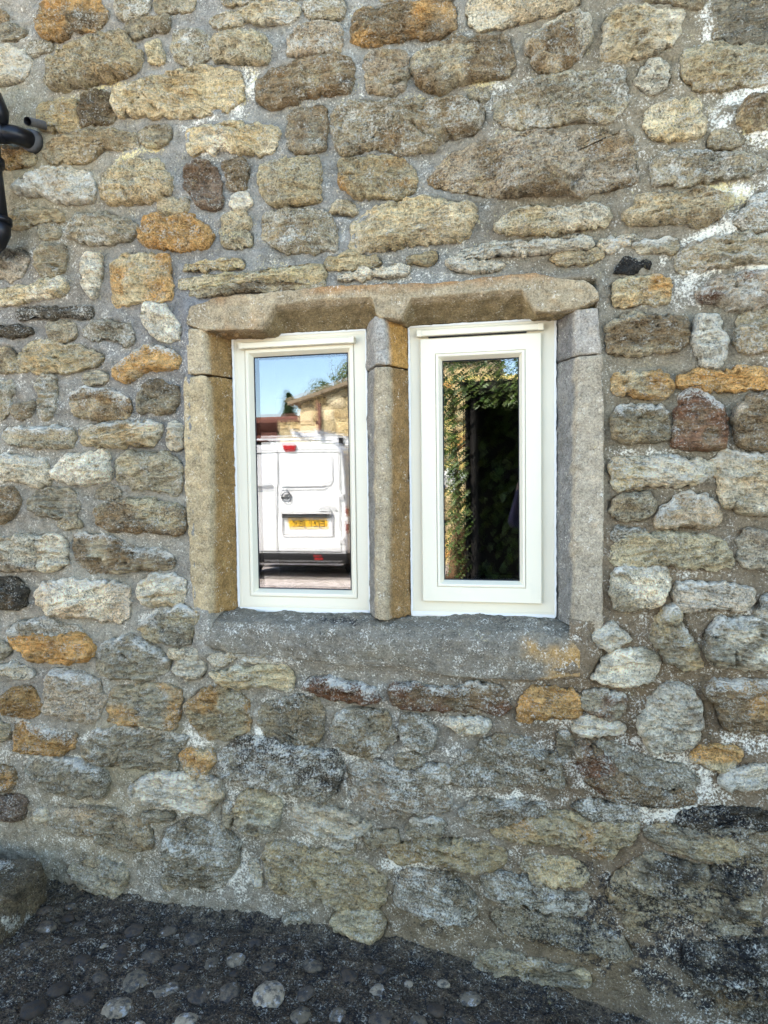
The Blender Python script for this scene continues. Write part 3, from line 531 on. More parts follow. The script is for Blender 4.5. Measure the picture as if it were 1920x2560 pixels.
('g',6,'-',[(-1068,2826),(-1066,2841),(-1103,2838),(-1180,2837),(-1199,2826),(-1184,2806),(-1167,2801),(-1108,2802),(-1067,2810)]),
('gt',5,'-',[(216,2892),(214,2919),(188,2918),(111,2916),(87,2904),(89,2879),(113,2868),(182,2876),(230,2887)]),
('g',5,'T',[(246,2760),(239,2764),(210,2771),(144,2763),(119,2751),(106,2742),(159,2729),(216,2736),(245,2740)]),
('gt',5,'-',[(-1712,856),(-1739,878),(-1812,875),(-1846,869),(-1858,857),(-1843,833),(-1835,832),(-1753,833),(-1721,844)]),
('gt',6,'T',[(-581,2868),(-583,2879),(-610,2882),(-661,2874),(-676,2855),(-669,2839),(-649,2831),(-631,2835),(-577,2842)]),
('tp',7,'T',[(396,2031),(390,2047),(341,2049),(310,2047),(293,2043),(301,2029),(317,2021),(378,2020),(396,2023)]),
('gt',4,'-',[(-1739,1659),(-1755,1668),(-1815,1670),(-1842,1666),(-1851,1654),(-1852,1649),(-1831,1631),(-1767,1639),(-1761,1640)]),
('g',4,'-',[(600,166),(580,182),(566,183),(506,176),(498,170),(498,151),(518,151),(561,155),(577,158)]),
('g',3,'-',[(374,161),(375,170),(356,173),(286,163),(280,155),(282,141),(301,135),(344,139),(365,145)]),
('tg',7,'-',[(-1014,2262),(-1016,2284),(-1036,2286),(-1088,2289),(-1110,2288),(-1115,2261),(-1088,2255),(-1043,2251),(-1016,2253)]),
('g',6,'T',[(-243,393),(-254,403),(-317,399),(-336,399),(-347,387),(-350,358),(-336,350),(-316,351),(-252,360)]),
('g',3,'-',[(-386,332),(-392,352),(-405,349),(-479,338),(-482,328),(-476,304),(-465,299),(-415,303),(-391,319)]),
('g',6,'-',[(-270,2910),(-288,2908),(-304,2909),(-358,2888),(-367,2877),(-371,2855),(-356,2852),(-301,2875),(-275,2889)]),
('tg',5,'-',[(-300,2815),(-311,2830),(-325,2832),(-386,2820),(-398,2808),(-393,2791),(-376,2789),(-318,2801),(-301,2807)]),
('g',4,'-',[(-1425,1911),(-1425,1929),(-1445,1934),(-1505,1937),(-1520,1931),(-1517,1903),(-1505,1892),(-1437,1889),(-1432,1894)]),
('g',7,'-',[(-1122,333),(-1147,343),(-1173,344),(-1212,335),(-1230,327),(-1222,311),(-1214,310),(-1148,315),(-1133,318)]),
('g',7,'-',[(-143,2790),(-143,2797),(-159,2796),(-200,2791),(-209,2784),(-207,2773),(-208,2766),(-165,2771),(-141,2778)]),
('tg',5,'-',[(-1762,1540),(-1758,1576),(-1764,1581),(-1778,1590),(-1786,1567),(-1792,1526),(-1792,1518),(-1776,1509),(-1768,1514)]),
('gt',4,'-',[(-1088,110),(-1099,119),(-1108,121),(-1154,116),(-1166,109),(-1160,100),(-1155,94),(-1113,99),(-1095,103)]),
('tp',7,'-',[(-478,2203),(-490,2224),(-512,2232),(-543,2229),(-553,2221),(-558,2209),(-550,2204),(-498,2195),(-482,2197)]),
('g',6,'-',[(-924,337),(-922,385),(-933,394),(-938,394),(-943,378),(-951,341),(-947,322),(-933,326),(-928,334)]),
('g',6,'-',[(-1282,1390),(-1294,1399),(-1306,1404),(-1353,1401),(-1362,1393),(-1363,1373),(-1350,1372),(-1309,1373),(-1292,1376)]),
('gt',7,'T',[(-517,296),(-531,297),(-546,298),(-583,292),(-592,288),(-592,279),(-582,273),(-549,278),(-523,282)]),
('gt',3,'-',[(14,2896),(17,2903),(-6,2903),(-54,2897),(-59,2884),(-54,2881),(-45,2878),(-3,2881),(8,2885)]),
('tg',7,'-',[(-1430,1289),(-1434,1296),(-1448,1297),(-1480,1297),(-1500,1290),(-1500,1281),(-1484,1276),(-1444,1277),(-1427,1280)]),
('tg',3,'-',[(-1317,1766),(-1323,1769),(-1330,1774),(-1377,1775),(-1393,1767),(-1395,1752),(-1378,1743),(-1335,1742),(-1328,1745)]),
('tg',7,'W',[(-303,586),(-312,588),(-318,591),(-359,587),(-381,583),(-374,564),(-365,562),(-345,562),(-303,567)]),
('gt',5,'-',[(-1760,1743),(-1755,1751),(-1781,1753),(-1816,1755),(-1829,1752),(-1834,1732),(-1827,1729),(-1779,1724),(-1761,1729)]),
('gt',4,'T',[(122,640),(118,682),(110,687),(98,688),(98,669),(103,620),(107,617),(119,615),(126,615)]),
('g',4,'-',[(635,2691),(619,2701),(612,2703),(560,2703),(558,2698),(559,2687),(567,2682),(606,2683),(621,2685)]),
('gt',6,'-',[(560,2291),(549,2311),(536,2313),(488,2312),(484,2299),(477,2284),(491,2278),(508,2279),(547,2286)]),
('gt',6,'T',[(-1721,2755),(-1735,2771),(-1766,2772),(-1782,2767),(-1800,2760),(-1797,2745),(-1784,2745),(-1745,2750),(-1735,2752)]),
('g',3,'W',[(-1471,2812),(-1483,2820),(-1487,2822),(-1537,2823),(-1542,2822),(-1547,2809),(-1539,2803),(-1507,2803),(-1478,2805)]),
('tp',3,'W',[(-828,167),(-839,208),(-843,207),(-856,203),(-856,183),(-852,155),(-845,132),(-832,139),(-828,153)])]
# lichen and algae colonies on the wall: kind, x, z, rx, rz, tilt, strength   (metres)
BLOBS = [('w',-0.802,2.614,0.039,0.069,0.2,0.8),('w',-0.841,2.538,0.048,0.041,0.0,0.8),('w',-0.97,2.517,0.097,0.017,0.15,0.7),('w',-1.122,2.6,0.083,0.014,0.1,0.4),('w',-1.609,2.77,0.055,0.055,0.0,0.4),('w',0.551,2.41,0.097,0.034,0.4,0.9),('w',0.507,2.333,0.055,0.069,0.0,0.75),('w',0.585,2.289,0.083,0.034,0.0,0.8),('w',0.565,2.162,0.097,0.03,0.3,0.8),('w',0.442,2.042,0.083,0.025,0.5,0.8),('w',0.543,2.081,0.11,0.025,0.5,0.9),('w',0.6,1.969,0.069,0.028,0.4,0.9),('w',0.431,1.897,0.048,0.062,0.6,0.65),('w',0.488,1.965,0.097,0.028,0.5,0.8),('w',0.465,2.597,0.025,0.069,0.0,0.7),('w',-0.04,2.497,0.069,0.041,0.0,0.4),('w',0.241,2.431,0.055,0.021,0.0,0.4),('w',0.595,1.475,0.069,0.028,0.0,0.8),('w',0.612,1.042,0.069,0.048,0.0,0.7),('w',0.521,0.989,0.041,0.069,0.0,0.6),('w',0.21,0.541,0.152,0.062,-0.4,0.65),('w',0.394,0.582,0.124,0.069,-0.5,0.7),('w',0.371,0.482,0.152,0.041,0.0,0.75),('w',0.018,0.484,0.166,0.019,0.0,0.7),('w',0.26,0.465,0.138,0.028,0.0,0.7),('w',0.593,0.7,0.097,0.034,0.0,0.7),('w',0.43,0.663,0.034,0.055,0.0,0.6),('w',-0.756,0.727,0.062,0.011,-0.2,0.8),('w',-0.819,0.62,0.017,0.083,0.0,0.75),('w',-0.665,0.761,0.055,0.014,-0.3,0.7),('w',-0.167,0.801,0.152,0.014,0.0,0.6),('w',-0.488,0.799,0.124,0.011,-0.1,0.6),('w',0.197,0.806,0.083,0.014,0.0,0.5),('w',-0.687,0.379,0.083,0.028,0.0,0.6),('w',-0.554,0.333,0.166,0.041,0.0,0.5),('w',-0.52,0.568,0.097,0.055,0.0,0.5),('w',-0.237,0.603,0.055,0.041,0.0,0.5),('w',-0.972,0.171,0.11,0.097,0.0,0.65),('w',-0.324,0.255,0.083,0.083,0.0,0.7),('w',-0.036,0.216,0.097,0.041,-0.3,0.7),('w',0.03,0.314,0.083,0.025,0.0,0.7),('w',-1.195,0.372,0.083,0.028,0.0,0.5),('w',-1.175,0.976,0.069,0.019,0.0,0.8),('w',-1.533,0.947,0.097,0.017,0.0,0.9),('w',-0.753,0.858,0.083,0.014,0.0,0.4),('w',-0.184,0.326,0.124,0.028,0.0,0.5),('w',-1.002,0.818,0.055,0.014,0.0,0.4),('w',0.121,0.722,0.097,0.017,0.0,0.6),('y',-1.412,2.636,0.069,0.019,0.1,0.55),('y',-1.472,2.594,0.069,0.03,0.0,0.5),('y',-1.304,2.658,0.083,0.012,0.1,0.6),('y',-0.794,2.627,0.03,0.055,0.2,0.5),('y',-0.825,2.557,0.028,0.041,0.0,0.5),('y',-1.127,2.454,0.041,0.011,0.0,0.6),('y',-1.207,2.442,0.055,0.011,0.2,0.6),('y',0.554,2.145,0.055,0.03,0.2,0.75),('y',0.509,2.179,0.055,0.017,0.0,0.7),('y',0.163,2.581,0.019,0.055,0.0,0.5),('y',0.139,2.62,0.028,0.017,0.0,0.5),('y',0.279,1.95,0.055,0.014,0.0,0.5),('y',-0.299,2.502,0.041,0.007,0.0,0.6),('y',-0.103,2.518,0.055,0.041,0.0,0.35),('y',0.439,2.365,0.055,0.083,0.0,0.4),('y',0.574,2.302,0.069,0.055,0.0,0.4),('y',-0.726,2.064,0.083,0.019,0.0,0.4),('y',-0.053,2.374,0.041,0.028,0.0,0.4),('y',0.538,1.574,0.083,0.028,0.0,0.3),('y',0.413,1.328,0.069,0.028,0.0,0.3),('k',0.526,0.483,0.166,0.028,0.0,0.95),('k',0.384,0.284,0.083,0.083,0.0,0.7),('k',0.481,0.262,0.152,0.055,0.0,0.8),('k',0.518,0.055,0.152,0.097,0.0,0.95),('k',0.622,0.2,0.041,0.083,0.0,0.7),('k',0.211,0.135,0.138,0.041,-0.35,0.75),('k',0.324,0.068,0.083,0.034,-0.5,0.7),('k',0.108,0.205,0.083,0.028,-0.3,0.7),('k',-0.254,0.248,0.055,0.041,0.0,0.6),('k',-0.668,0.579,0.097,0.017,-0.1,0.75),('k',-0.728,0.611,0.069,0.014,-0.1,0.6),('k',-0.557,0.987,0.152,0.014,-0.03,0.55),('k',-0.072,1.002,0.083,0.017,0.0,0.45),('k',0.045,1.006,0.055,0.017,0.0,0.45),('k',-1.58,2.27,0.069,0.019,0.0,0.3),('k',-0.04,2.547,0.055,0.028,0.0,0.2),('k',-0.221,2.399,0.083,0.008,0.0,0.3),('k',0.173,0.048,0.166,0.034,-0.4,0.6),('k',-0.05,-0.01,0.166,0.025,-0.3,0.5),('k',-1.54,0.334,0.083,0.028,0.0,0.4),('k',-1.678,0.062,0.097,0.055,0.0,0.7),('w',0.083,0.612,0.166,0.055,0.0,0.6),('w',-0.183,0.509,0.166,0.041,0.0,0.6),('w',-0.349,0.552,0.083,0.083,0.0,0.6),('w',0.309,0.655,0.083,0.041,0.0,0.5),('w',-0.61,0.489,0.11,0.041,0.0,0.5),('w',-0.824,0.427,0.083,0.055,0.0,0.5),('w',-1.409,0.566,0.138,0.019,0.0,0.7),('w',-1.237,0.623,0.083,0.014,0.0,0.7),('w',-1.534,0.494,0.083,0.017,0.0,0.7),('w',-1.041,0.59,0.041,0.083,0.0,0.5),('w',-1.307,1.002,0.041,0.055,0.0,0.4),('w',0.329,1.48,0.124,0.019,0.0,0.6),('w',0.449,1.152,0.083,0.017,0.0,0.5),('w',0.306,1.111,0.055,0.014,0.0,0.7),('w',-0.808,1.103,0.028,0.019,0.0,0.5),('w',-0.002,2.443,0.124,0.022,0.0,0.5),('w',-0.49,2.476,0.083,0.019,0.0,0.5),('w',-1.18,2.305,0.083,0.019,0.0,0.5),('w',-0.957,2.422,0.055,0.083,0.0,0.45),('k',0.433,0.216,0.124,0.041,-0.2,0.8),('k',0.261,0.196,0.083,0.028,-0.2,0.7),('k',0.056,0.06,0.11,0.019,-0.3,0.7),('k',0.361,0.006,0.152,0.041,-0.3,0.75),('k',0.185,0.296,0.055,0.028,0.0,0.6),('k',0.309,0.496,0.055,0.022,0.0,0.6),('k',-0.615,0.224,0.041,0.028,0.0,0.3),('k',-0.256,0.062,0.083,0.022,-0.2,0.5),('k',0.397,0.159,0.221,0.069,-0.2,0.75),('k',0.574,0.312,0.083,0.069,0.0,0.75),('k',0.273,0.251,0.124,0.036,-0.3,0.7),('k',0.577,0.102,0.097,0.097,0.0,0.85),('k',0.134,0.112,0.124,0.028,-0.3,0.6),('k',0.435,-0.038,0.221,0.055,-0.2,0.8),('k',0.479,0.446,0.166,0.019,0.0,0.7)]
# mortar tints across the wall: x, z, r, g, b
TINT = [(-1.321,2.844,140,135,126),(-0.887,2.754,140,137,130),(-0.571,2.617,144,142,134),(-0.438,2.234,130,128,120),(-0.726,2.071,138,138,132),(-0.523,2.176,142,142,138),(0.265,2.325,134,124,104),(0.059,2.186,126,116,98),(0.326,2.002,136,130,116),(0.244,1.583,132,124,106),(0.27,1.136,128,114,94),(0.332,0.814,114,98,76),(0.247,0.611,110,96,78),(0.206,2.185,128,118,100),(0.415,2.522,134,124,104),(-1.131,1.334,148,142,128),(-1.388,1.107,150,146,132),(-1.63,1.134,138,132,120),(-1.241,0.5,158,150,126),(-1.336,0.21,150,138,114),(-1.578,0.713,140,134,122),(-0.765,0.313,136,128,110),(-0.325,0.14,122,110,90),(0.211,0.08,118,104,82),(0.372,0.209,128,112,92),(0.458,0.06,118,108,92),(-1.025,2.192,134,132,126),(-0.956,1.906,120,120,122),(-0.304,2.025,134,134,128),(-0.349,0.495,134,130,120),(-1.092,1.038,146,142,132),(-1.641,2.066,128,124,118),(-1.074,1.625,126,124,120),(-1.573,2.416,150,142,118),(-1.579,2.299,146,134,110),(-0.925,0.145,140,134,122),(-1.256,0.061,138,132,118)]

def blob_masks(x, z):
    out = {}
    for kd in 'wyk': out[kd] = np.zeros_like(x)
    wob = 0.8 * fbm(x * 12, z * 12, 31, 4) + 0.35 * fbm(x * 45, z * 45, 35, 2)
    for kd, cx, cz, rx, rz, a, s in BLOBS:
        ca, sa = math.cos(a), math.sin(a)
        u = ((x - cx) * ca + (z - cz) * sa) / rx; v = (-(x - cx) * sa + (z - cz) * ca) / rz
        d = np.sqrt(u * u + v * v) + wob
        out[kd] = np.maximum(out[kd], s * (0.74 if kd == 'w' else 1.0) * (1 - sst(0.25, 1.35, d)))
    return out['w'], out['y'], out['k']

_T = np.array(TINT, float); _TC = lin(_T[:, 2:5]) * np.array([1.0, 0.94, 0.82])
def mortar_tint(x, z):
    d2 = (x[..., None] - _T[:, 0]) ** 2 + (z[..., None] - _T[:, 1]) ** 2
    wgt = 1 / (d2 + 0.012) ** 1.5
    return (wgt[..., None] * _TC).sum(-2) / wgt.sum(-1)[..., None]

def kernel_centre(P):
    lo = P.min(0); hi = P.max(0)
    A = P; B = np.roll(P, -1, 0); e = B - A; L = np.hypot(e[:, 0], e[:, 1]) + 1e-9
    gx, gz = np.meshgrid(np.linspace(lo[0], hi[0], 41), np.linspace(lo[1], hi[1], 41))
    q = np.stack([gx.ravel(), gz.ravel()], -1)
    cr = (e[None, :, 0] * (q[:, None, 1] - A[None, :, 1]) - e[None, :, 1] * (q[:, None, 0] - A[None, :, 0])) / L
    mid = (lo + hi) / 2
    sc_ = cr.min(1) - 0.15 * np.abs(q - mid).max(1)
    return q[sc_.argmax()]

def outline(P, ds, amp, seed, grow=0.009):
    n = len(P); pts = []
    for i in range(n):
        p0, p1, p2, p3 = P[i - 1], P[i], P[(i + 1) % n], P[(i + 2) % n]
        for t in np.linspace(0, 1, 12, endpoint=False):
            cr = 0.5 * ((2 * p1) + (-p0 + p2) * t + (2 * p0 - 5 * p1 + 4 * p2 - p3) * t * t + (-p0 + 3 * p1 - 3 * p2 + p3) * t ** 3)
            ln = p1 + (p2 - p1) * t
            pts.append(0.35 * cr + 0.65 * ln)
    C = np.array(pts); C2 = np.vstack([C, C[:1]]); s = np.r_[0, np.cumsum(np.hypot(*np.diff(C2, axis=0).T))]
    N = int(np.clip(s[-1] / ds, 20, 260)); q = np.linspace(0, s[-1], N, endpoint=False)
    O = np.stack([np.interp(q, s, C2[:, 0]), np.interp(q, s, C2[:, 1])], -1)
    T_ = np.roll(O, -1, 0) - np.roll(O, 1, 0); T_ /= np.hypot(T_[:, 0], T_[:, 1])[:, None] + 1e-9
    Nn = np.stack([T_[:, 1], -T_[:, 0]], -1)                 # outward for counter-clockwise outlines
    a = amp * (1.5 * fbm(O[:, 0] * 26, O[:, 1] * 26, seed, 3) + 0.9 * fbm(O[:, 0] * 95, O[:, 1] * 95, seed + 5, 2))
    return O + Nn * (a[:, None] + grow), Nn

def stone_geo(P, proud, seed, ds=0.0047, y0=0.0, amp=0.0078):
    P = np.asarray(P, float)
    area = 0.5 * np.sum(P[:, 0] * np.roll(P[:, 1], -1) - np.roll(P[:, 0], -1) * P[:, 1])
    if area < 0: P = P[::-1]
    O, Nn = outline(P, ds, amp, seed)
    c = kernel_centre(O); N = len(O)
    rad = np.hypot(*(O - c).T)
    M_ = int(np.clip(np.percentile(rad, 70) / (ds * 1.05), 4, 34))
    s = np.linspace(0, 1, M_ + 1)[1:] ** 0.92
    X = np.concatenate([c[None]] + [c + (O - c) * k for k in s]); ring = np.r_[0, np.repeat(np.arange(1, M_ + 1), N)]
    # distance to the outline and the facing of the nearest outline point
    d = np.empty(len(X)); near = np.empty(len(X), int)
    for i in range(0, len(X), 4000):
        dd = (X[i:i + 4000, None, 0] - O[None, :, 0]) ** 2 + (X[i:i + 4000, None, 1] - O[None, :, 1]) ** 2
        near[i:i + 4000] = dd.argmin(1); d[i:i + 4000] = np.sqrt(dd.min(1))
    r = np.random.default_rng(seed)
    dm = d.max(); ew = min(0.5 * dm, 0.006 + 0.42 * proud + 0.008 * r.random())
    t = np.clip(d / ew, 0, 1)
    h = proud * (1 - (1 - t) ** 3.4)
    inn = np.clip(d / 0.012, 0, 1)
    ext = np.abs(X - c).max(0)
    for _ in range(6):                                       # pitched facets
        th = r.uniform(0, 6.283); e_ = abs(math.cos(th)) * ext[0] + abs(math.sin(th)) * ext[1]; of = e_ * r.uniform(0.15, 0.7); sl_ = r.uniform(0.15, 0.8) * proud / 0.022 * 0.62
        q_ = (X[:, 0] - c[0]) * math.cos(th) + (X[:, 1] - c[1]) * math.sin(th)
        h = np.minimum(h, proud * r.uniform(0.85, 1.1) - sl_ * (q_ - of))
    h = np.maximum(h, proud * 0.22 * t)
    lx = X[:, 0] - c[0]; lz = X[:, 1] - c[1]
    h += (lx * r.normal(0, 0.05) + lz * r.normal(-0.03, 0.07)) * inn
    a = r.normal(0, 0.16); ca, sa = math.cos(a), math.sin(a)
    u = lx * ca + lz * sa + seed * 3.71; v = -lx * sa + lz * ca + seed * 1.37
    k_ = 0.55 + 0.45 * min(1, dm / 0.05); rel = r.uniform(0.75, 1.35) * k_
    n1 = fbm(u * 9, v * 16, seed, 4)
    tr = fbm(u * 7, v * 15, seed + 40, 3) * 3.2; ter = (np.floor(tr) + sst(0.35, 0.65, tr - np.floor(tr))) / 3.2
    n2 = ridged(u * 16, v * 48, seed + 9, 3) - 0.5
    n3 = fbm(u * 75, v * 110, seed + 3, 3)
    crk = ridged(u * 5, v * 12, seed + 77, 2); crack = -sst(0.90, 0.99, crk)
    h += inn * rel * (0.0100 * n1 + 0.0150 * ter + 0.0170 * n2 + 0.0100 * n3 + 0.018 * crack)
    # bedding: layers that stand forward and back, with undercut ledges
    rate = r.uniform(24, 62); lw = v * rate + 0.9 * fbm(u * 7, v * 9, seed + 21, 3) + 0.35 * fbm(u * 30, v * 20, seed + 22, 2); li = np.floor(lw); lf = lw - li
    of0 = _h(li, li * 0 + 3, seed); of1 = _h(li + 1, li * 0 + 3, seed)
    lay = of0 + (of1 - of0) * sst(0.80, 1.0, lf) - 0.5 - 0.45 * sst(0.10, 0.0, lf) * sst(-0.2, 0.3, fbm(u * 12, v * 6, seed + 23, 2))
    h += inn * lay * r.uniform(0.004, 0.018) * k_
    h = np.maximum(h, -0.004 + 0.004 * inn)
    V = np.stack([X[:, 0], y0 - h, X[:, 1]], -1)
    # skirt into the mortar
    Bk = np.stack([O[:, 0] - Nn[:, 0] * 0.004, np.full(N, y0 + 0.045), O[:, 1] - Nn[:, 1] * 0.004], -1)
    V = np.vstack([V, Bk])
    F = []
    j = np.arange(N); jn = (j + 1) % N
    tri = np.stack([np.zeros(N, int), 1 + j, 1 + jn, 1 + jn], -1)
    quads = [np.stack([1 + (k - 1) * N + j, 1 + k * N + j, 1 + k * N + jn, 1 + (k - 1) * N + jn], -1) for k in range(1, M_ + 1)]
    Fq = np.vstack(quads)
    Ft = tri[:, :3]
    d = np.r_[d, np.zeros(N)]; nz = np.r_[Nn[near, 1], Nn[:, 1]]
    return V, Ft, Fq, d, nz, dm, n1, crack

def stone_colours(V, d, nz, dm, code, flags, seed):
    x, z = V[:, 0], V[:, 2]; r = np.random.default_rng(seed + 900)
    c1 = lin(PAL[code[0]]); c2 = lin(PAL[code[1 % len(code)]]) if len(code) > 1 else c1 * r.uniform(0.75, 1.15)
    j = np.clip(r.normal(1, 0.14), 0.7, 1.3); wm = r.normal(0, 0.02)
    f = sst(-0.25, 0.35, fbm(x * 11 + seed, z * 15, seed + 60, 4) + r.normal(-0.05, 0.12))[:, None]
    C = (c1 * (1 - f) + c2 * f) * j * np.array([1 + wm, 1, 1 - 1.6 * wm])
    C *= (1 + 0.16 * fbm(x * 24, z * 40, seed + 61, 3))[:, None]
    st = sst(0.15, 0.55, fbm(x * 9 + 3 * seed, z * 13, seed + 71, 3))[:, None] * 0.45
    C = C * (1 - st) + C * np.array([1.08, 0.92, 0.72]) * st
    bw, by, bk = blob_masks(x, z)
    w0 = 0.06 * float(sst(1.0, 0.55, np.array(z.mean()))) + (0.30 if code[0] != 'e' else -0.3) + 0.22 * flags.count('W'); wt = np.full(len(x), w0)
    top = sst(0.15, 0.75, nz + 0.35 * fbm(x * 22, z * 22, seed + 8, 3))
    lw = 0.030 if 'T' in flags else 0.013
    wt = np.maximum(wt, (0.95 if 'T' in flags else (0.55 if 'W' in flags else 0.34)) * np.exp(-(d / lw) ** 1.6) * top)
    wt = np.maximum(wt * (1 + 0.5 * fbm(x * 16, z * 16, seed + 18, 3)), bw * 0.9)
    yt = np.maximum(0.08 + 0.35 * flags.count('Y') + 0.1 * (z > 2.0), by)
    kt = np.maximum(0.06 + 0.40 * flags.count('K'), bk)
    msk = np.stack([np.clip(wt, 0, 1), np.clip(yt, 0, 1), np.clip(kt, 0, 1), np.full(len(x), r.uniform(0.25, 1.35))], -1)
    return C, msk

def tq_obj(name, V, Ft, Fq, mat, parent, col, msk, **k):
    me = bpy.data.meshes.new(name)
    me.vertices.add(len(V)); me.vertices.foreach_set('co', np.asarray(V, np.float32).ravel())
    L = np.r_[Ft.ravel(), Fq.ravel()].astype(np.int32)
    me.loops.add(len(L)); me.loops.foreach_set('vertex_index', L)
    me.polygons.add(len(Ft) + len(Fq))
    me.polygons.foreach_set('loop_start', np.r_[np.arange(len(Ft)) * 3, len(Ft) * 3 + np.arange(len(Fq)) * 4].astype(np.int32))
    me.update(calc_edges=True)
    me.polygons.foreach_set('use_smooth', np.ones(len(me.polygons), bool))
    for nm, a in (('Col', col), ('Msk', msk)):
        at = me.attributes.new(nm, 'FLOAT_COLOR', 'POINT')
        if a.shape[1] == 3: a = np.c_[a, np.ones(len(a))]
        at.data.foreach_set('color', np.ascontiguousarray(a, np.float32).ravel())
    me.materials.append(mat); me.update()
    return link(bpy.data.objects.new(name, me), parent, **k)

cottage = empty('cottage', (0, 0.1, 0), label='rubble sandstone cottage with grey mortar and a two light stone mullioned window', cat='building')
cottage.location = (0, 0, 0)

# mortar face: a fine height field round the window opening
def grid_faces(nx, nz, keep=None):
    i = np.arange(nx - 1); k = np.arange(nz - 1)
    a = (k[:, None] * nx + i[None]).ravel()
    F = np.stack([a, a + 1, a + nx + 1, a + nx], -1)
    return F if keep is None else F[keep.ravel()]
GX0, GX1, GZ0, GZ1, GS = -2.10, 0.95, -0.55, 3.20, 0.0072
nx = int((GX1 - GX0) / GS) + 1; nz = int((GZ1 - GZ0) / GS) + 1
xs = np.linspace(GX0, GX1, nx); zs = np.linspace(GZ0, GZ1, nz)
gx, gz = np.meshgrid(xs, zs)
# nearness to stones: rasterise the traced outlines, then blur, so that the pointing swells between the stones
occ = np.zeros((nz, nx))
for code, proud, fl, pts in STONES:
    P = np.array(pts) / 1000.0
    i0, i1 = np.searchsorted(xs, [P[:, 0].min(), P[:, 0].max()]); k0, k1 = np.searchsorted(zs, [P[:, 1].min(), P[:, 1].max()])
    if i1 <= i0 or k1 <= k0: continue
    X_, Z_ = np.meshgrid(xs[i0:i1], zs[k0:k1]); ins = np.zeros(X_.shape, bool)
    for a, b in zip(P, np.roll(P, -1, 0)):
        cnd = (a[1] > Z_) != (b[1] > Z_)
        with np.errstate(divide='ignore', invalid='ignore'):
            xi = (b[0] - a[0]) * (Z_ - a[1]) / (b[1] - a[1] + 1e-12) + a[0]
        ins ^= cnd & (X_ < xi)
    occ[k0:k1, i0:i1] = np.maximum(occ[k0:k1, i0:i1], ins * proud / 1000.0)
def blur(A, n):
    for _ in range(n):
        A = (np.roll(A, 1, 0) + np.roll(A, -1, 0) + np.roll(A, 1, 1) + np.roll(A, -1, 1) + 2 * A) / 6
    return A
srd = ((gx > -1.035) & (gx < 0.205) & (gz > 0.86) & (gz < 1.975)) * 0.030
near = np.maximum(blur(occ, 9), 1.7 * blur(srd, 12) * (occ == 0))
mh = 0.003 * fbm(gx * 5, gz * 5, 3, 3) + 0.0032 * fbm(gx * 19, gz * 26, 4, 4) + 0.0016 * fbm(gx * 70, gz * 70, 5, 3) + 0.42 * near - 0.007
lump = sst(0.25, 0.6, fbm(gx * 13, gz * 15, 51, 3)); mh += 0.0045 * lump + 0.008 * fbm(gx * 23, gz * 27, 57, 3)
eb = blur((occ > 0).astype(float), 3)
mh -= 0.016 * sst(0.03, 0.30, eb) * (1 - sst(0.55, 0.85, eb)) * sst(-0.35, 0.25, fbm(gx * 11, gz * 13, 91, 3))
inside = blur(((gx > -1.012) & (gx < 0.196) & (gz > 0.885) & (gz < 1.962) & ~((gz < 1.02) & ((gx > 0.128) | (gx < -0.972)))).astype(float), 3)
my = 0.0 - mh + 0.06 * sst(0.6, 1.0, inside) + 0.035 * sst(0.80, 1.0, blur((occ > 0).astype(float), 3))
open_ = (gx > -0.955) & (gx < 0.125) & (gz > 0.975) & (gz < 1.925)
keep = ~(open_[:-1, :-1] & open_[1:, 1:] & open_[1:, :-1] & open_[:-1, 1:])
V = np.stack([gx.ravel(), my.ravel(), gz.ravel()], -1)
mc = mortar_tint(gx.ravel(), gz.ravel())
bw, by, bk = blob_masks(gx.ravel(), gz.ravel())
lo_ = sst(1.0, 0.2, gz.ravel())
mc = mc * (1 + 0.13 * fbm(gx.ravel() * 6, gz.ravel() * 8, 61, 4) + 0.08 * fbm(gx.ravel() * 30, gz.ravel() * 30, 62, 3))[:, None]
mm = np.stack([np.clip(0.22 + 0.20 * fbm(gx.ravel() * 4, gz.ravel() * 4, 64, 3) + 0.10 * lo_ + bw * 0.9, 0, 1), np.clip(0.12 * (gz.ravel() > 2.0) + by, 0, 1), np.clip(0.06 + bk, 0, 1), np.full(nx * nz, 0.25)], -1)
front_wall = mesh_obj('front_wall', V, grid_faces(nx, nz, keep), MAT['mortar'], cottage, col=mc, msk=mm,
                      label='grey mortared rubble wall face')

for i, (code, proud, fl, pts) in enumerate(STONES):
    V, Ft, Fq, d, nzv, dm, n1, crack = stone_geo(np.array(pts) / 1000.0, proud * 1.0 / 1000.0, i + 1)
    C_, m_ = stone_colours(V, d, nzv, dm, code, fl, i + 1)
    tq_obj('stone', V, Ft, Fq, MAT['stone'], front_wall, C_, m_)

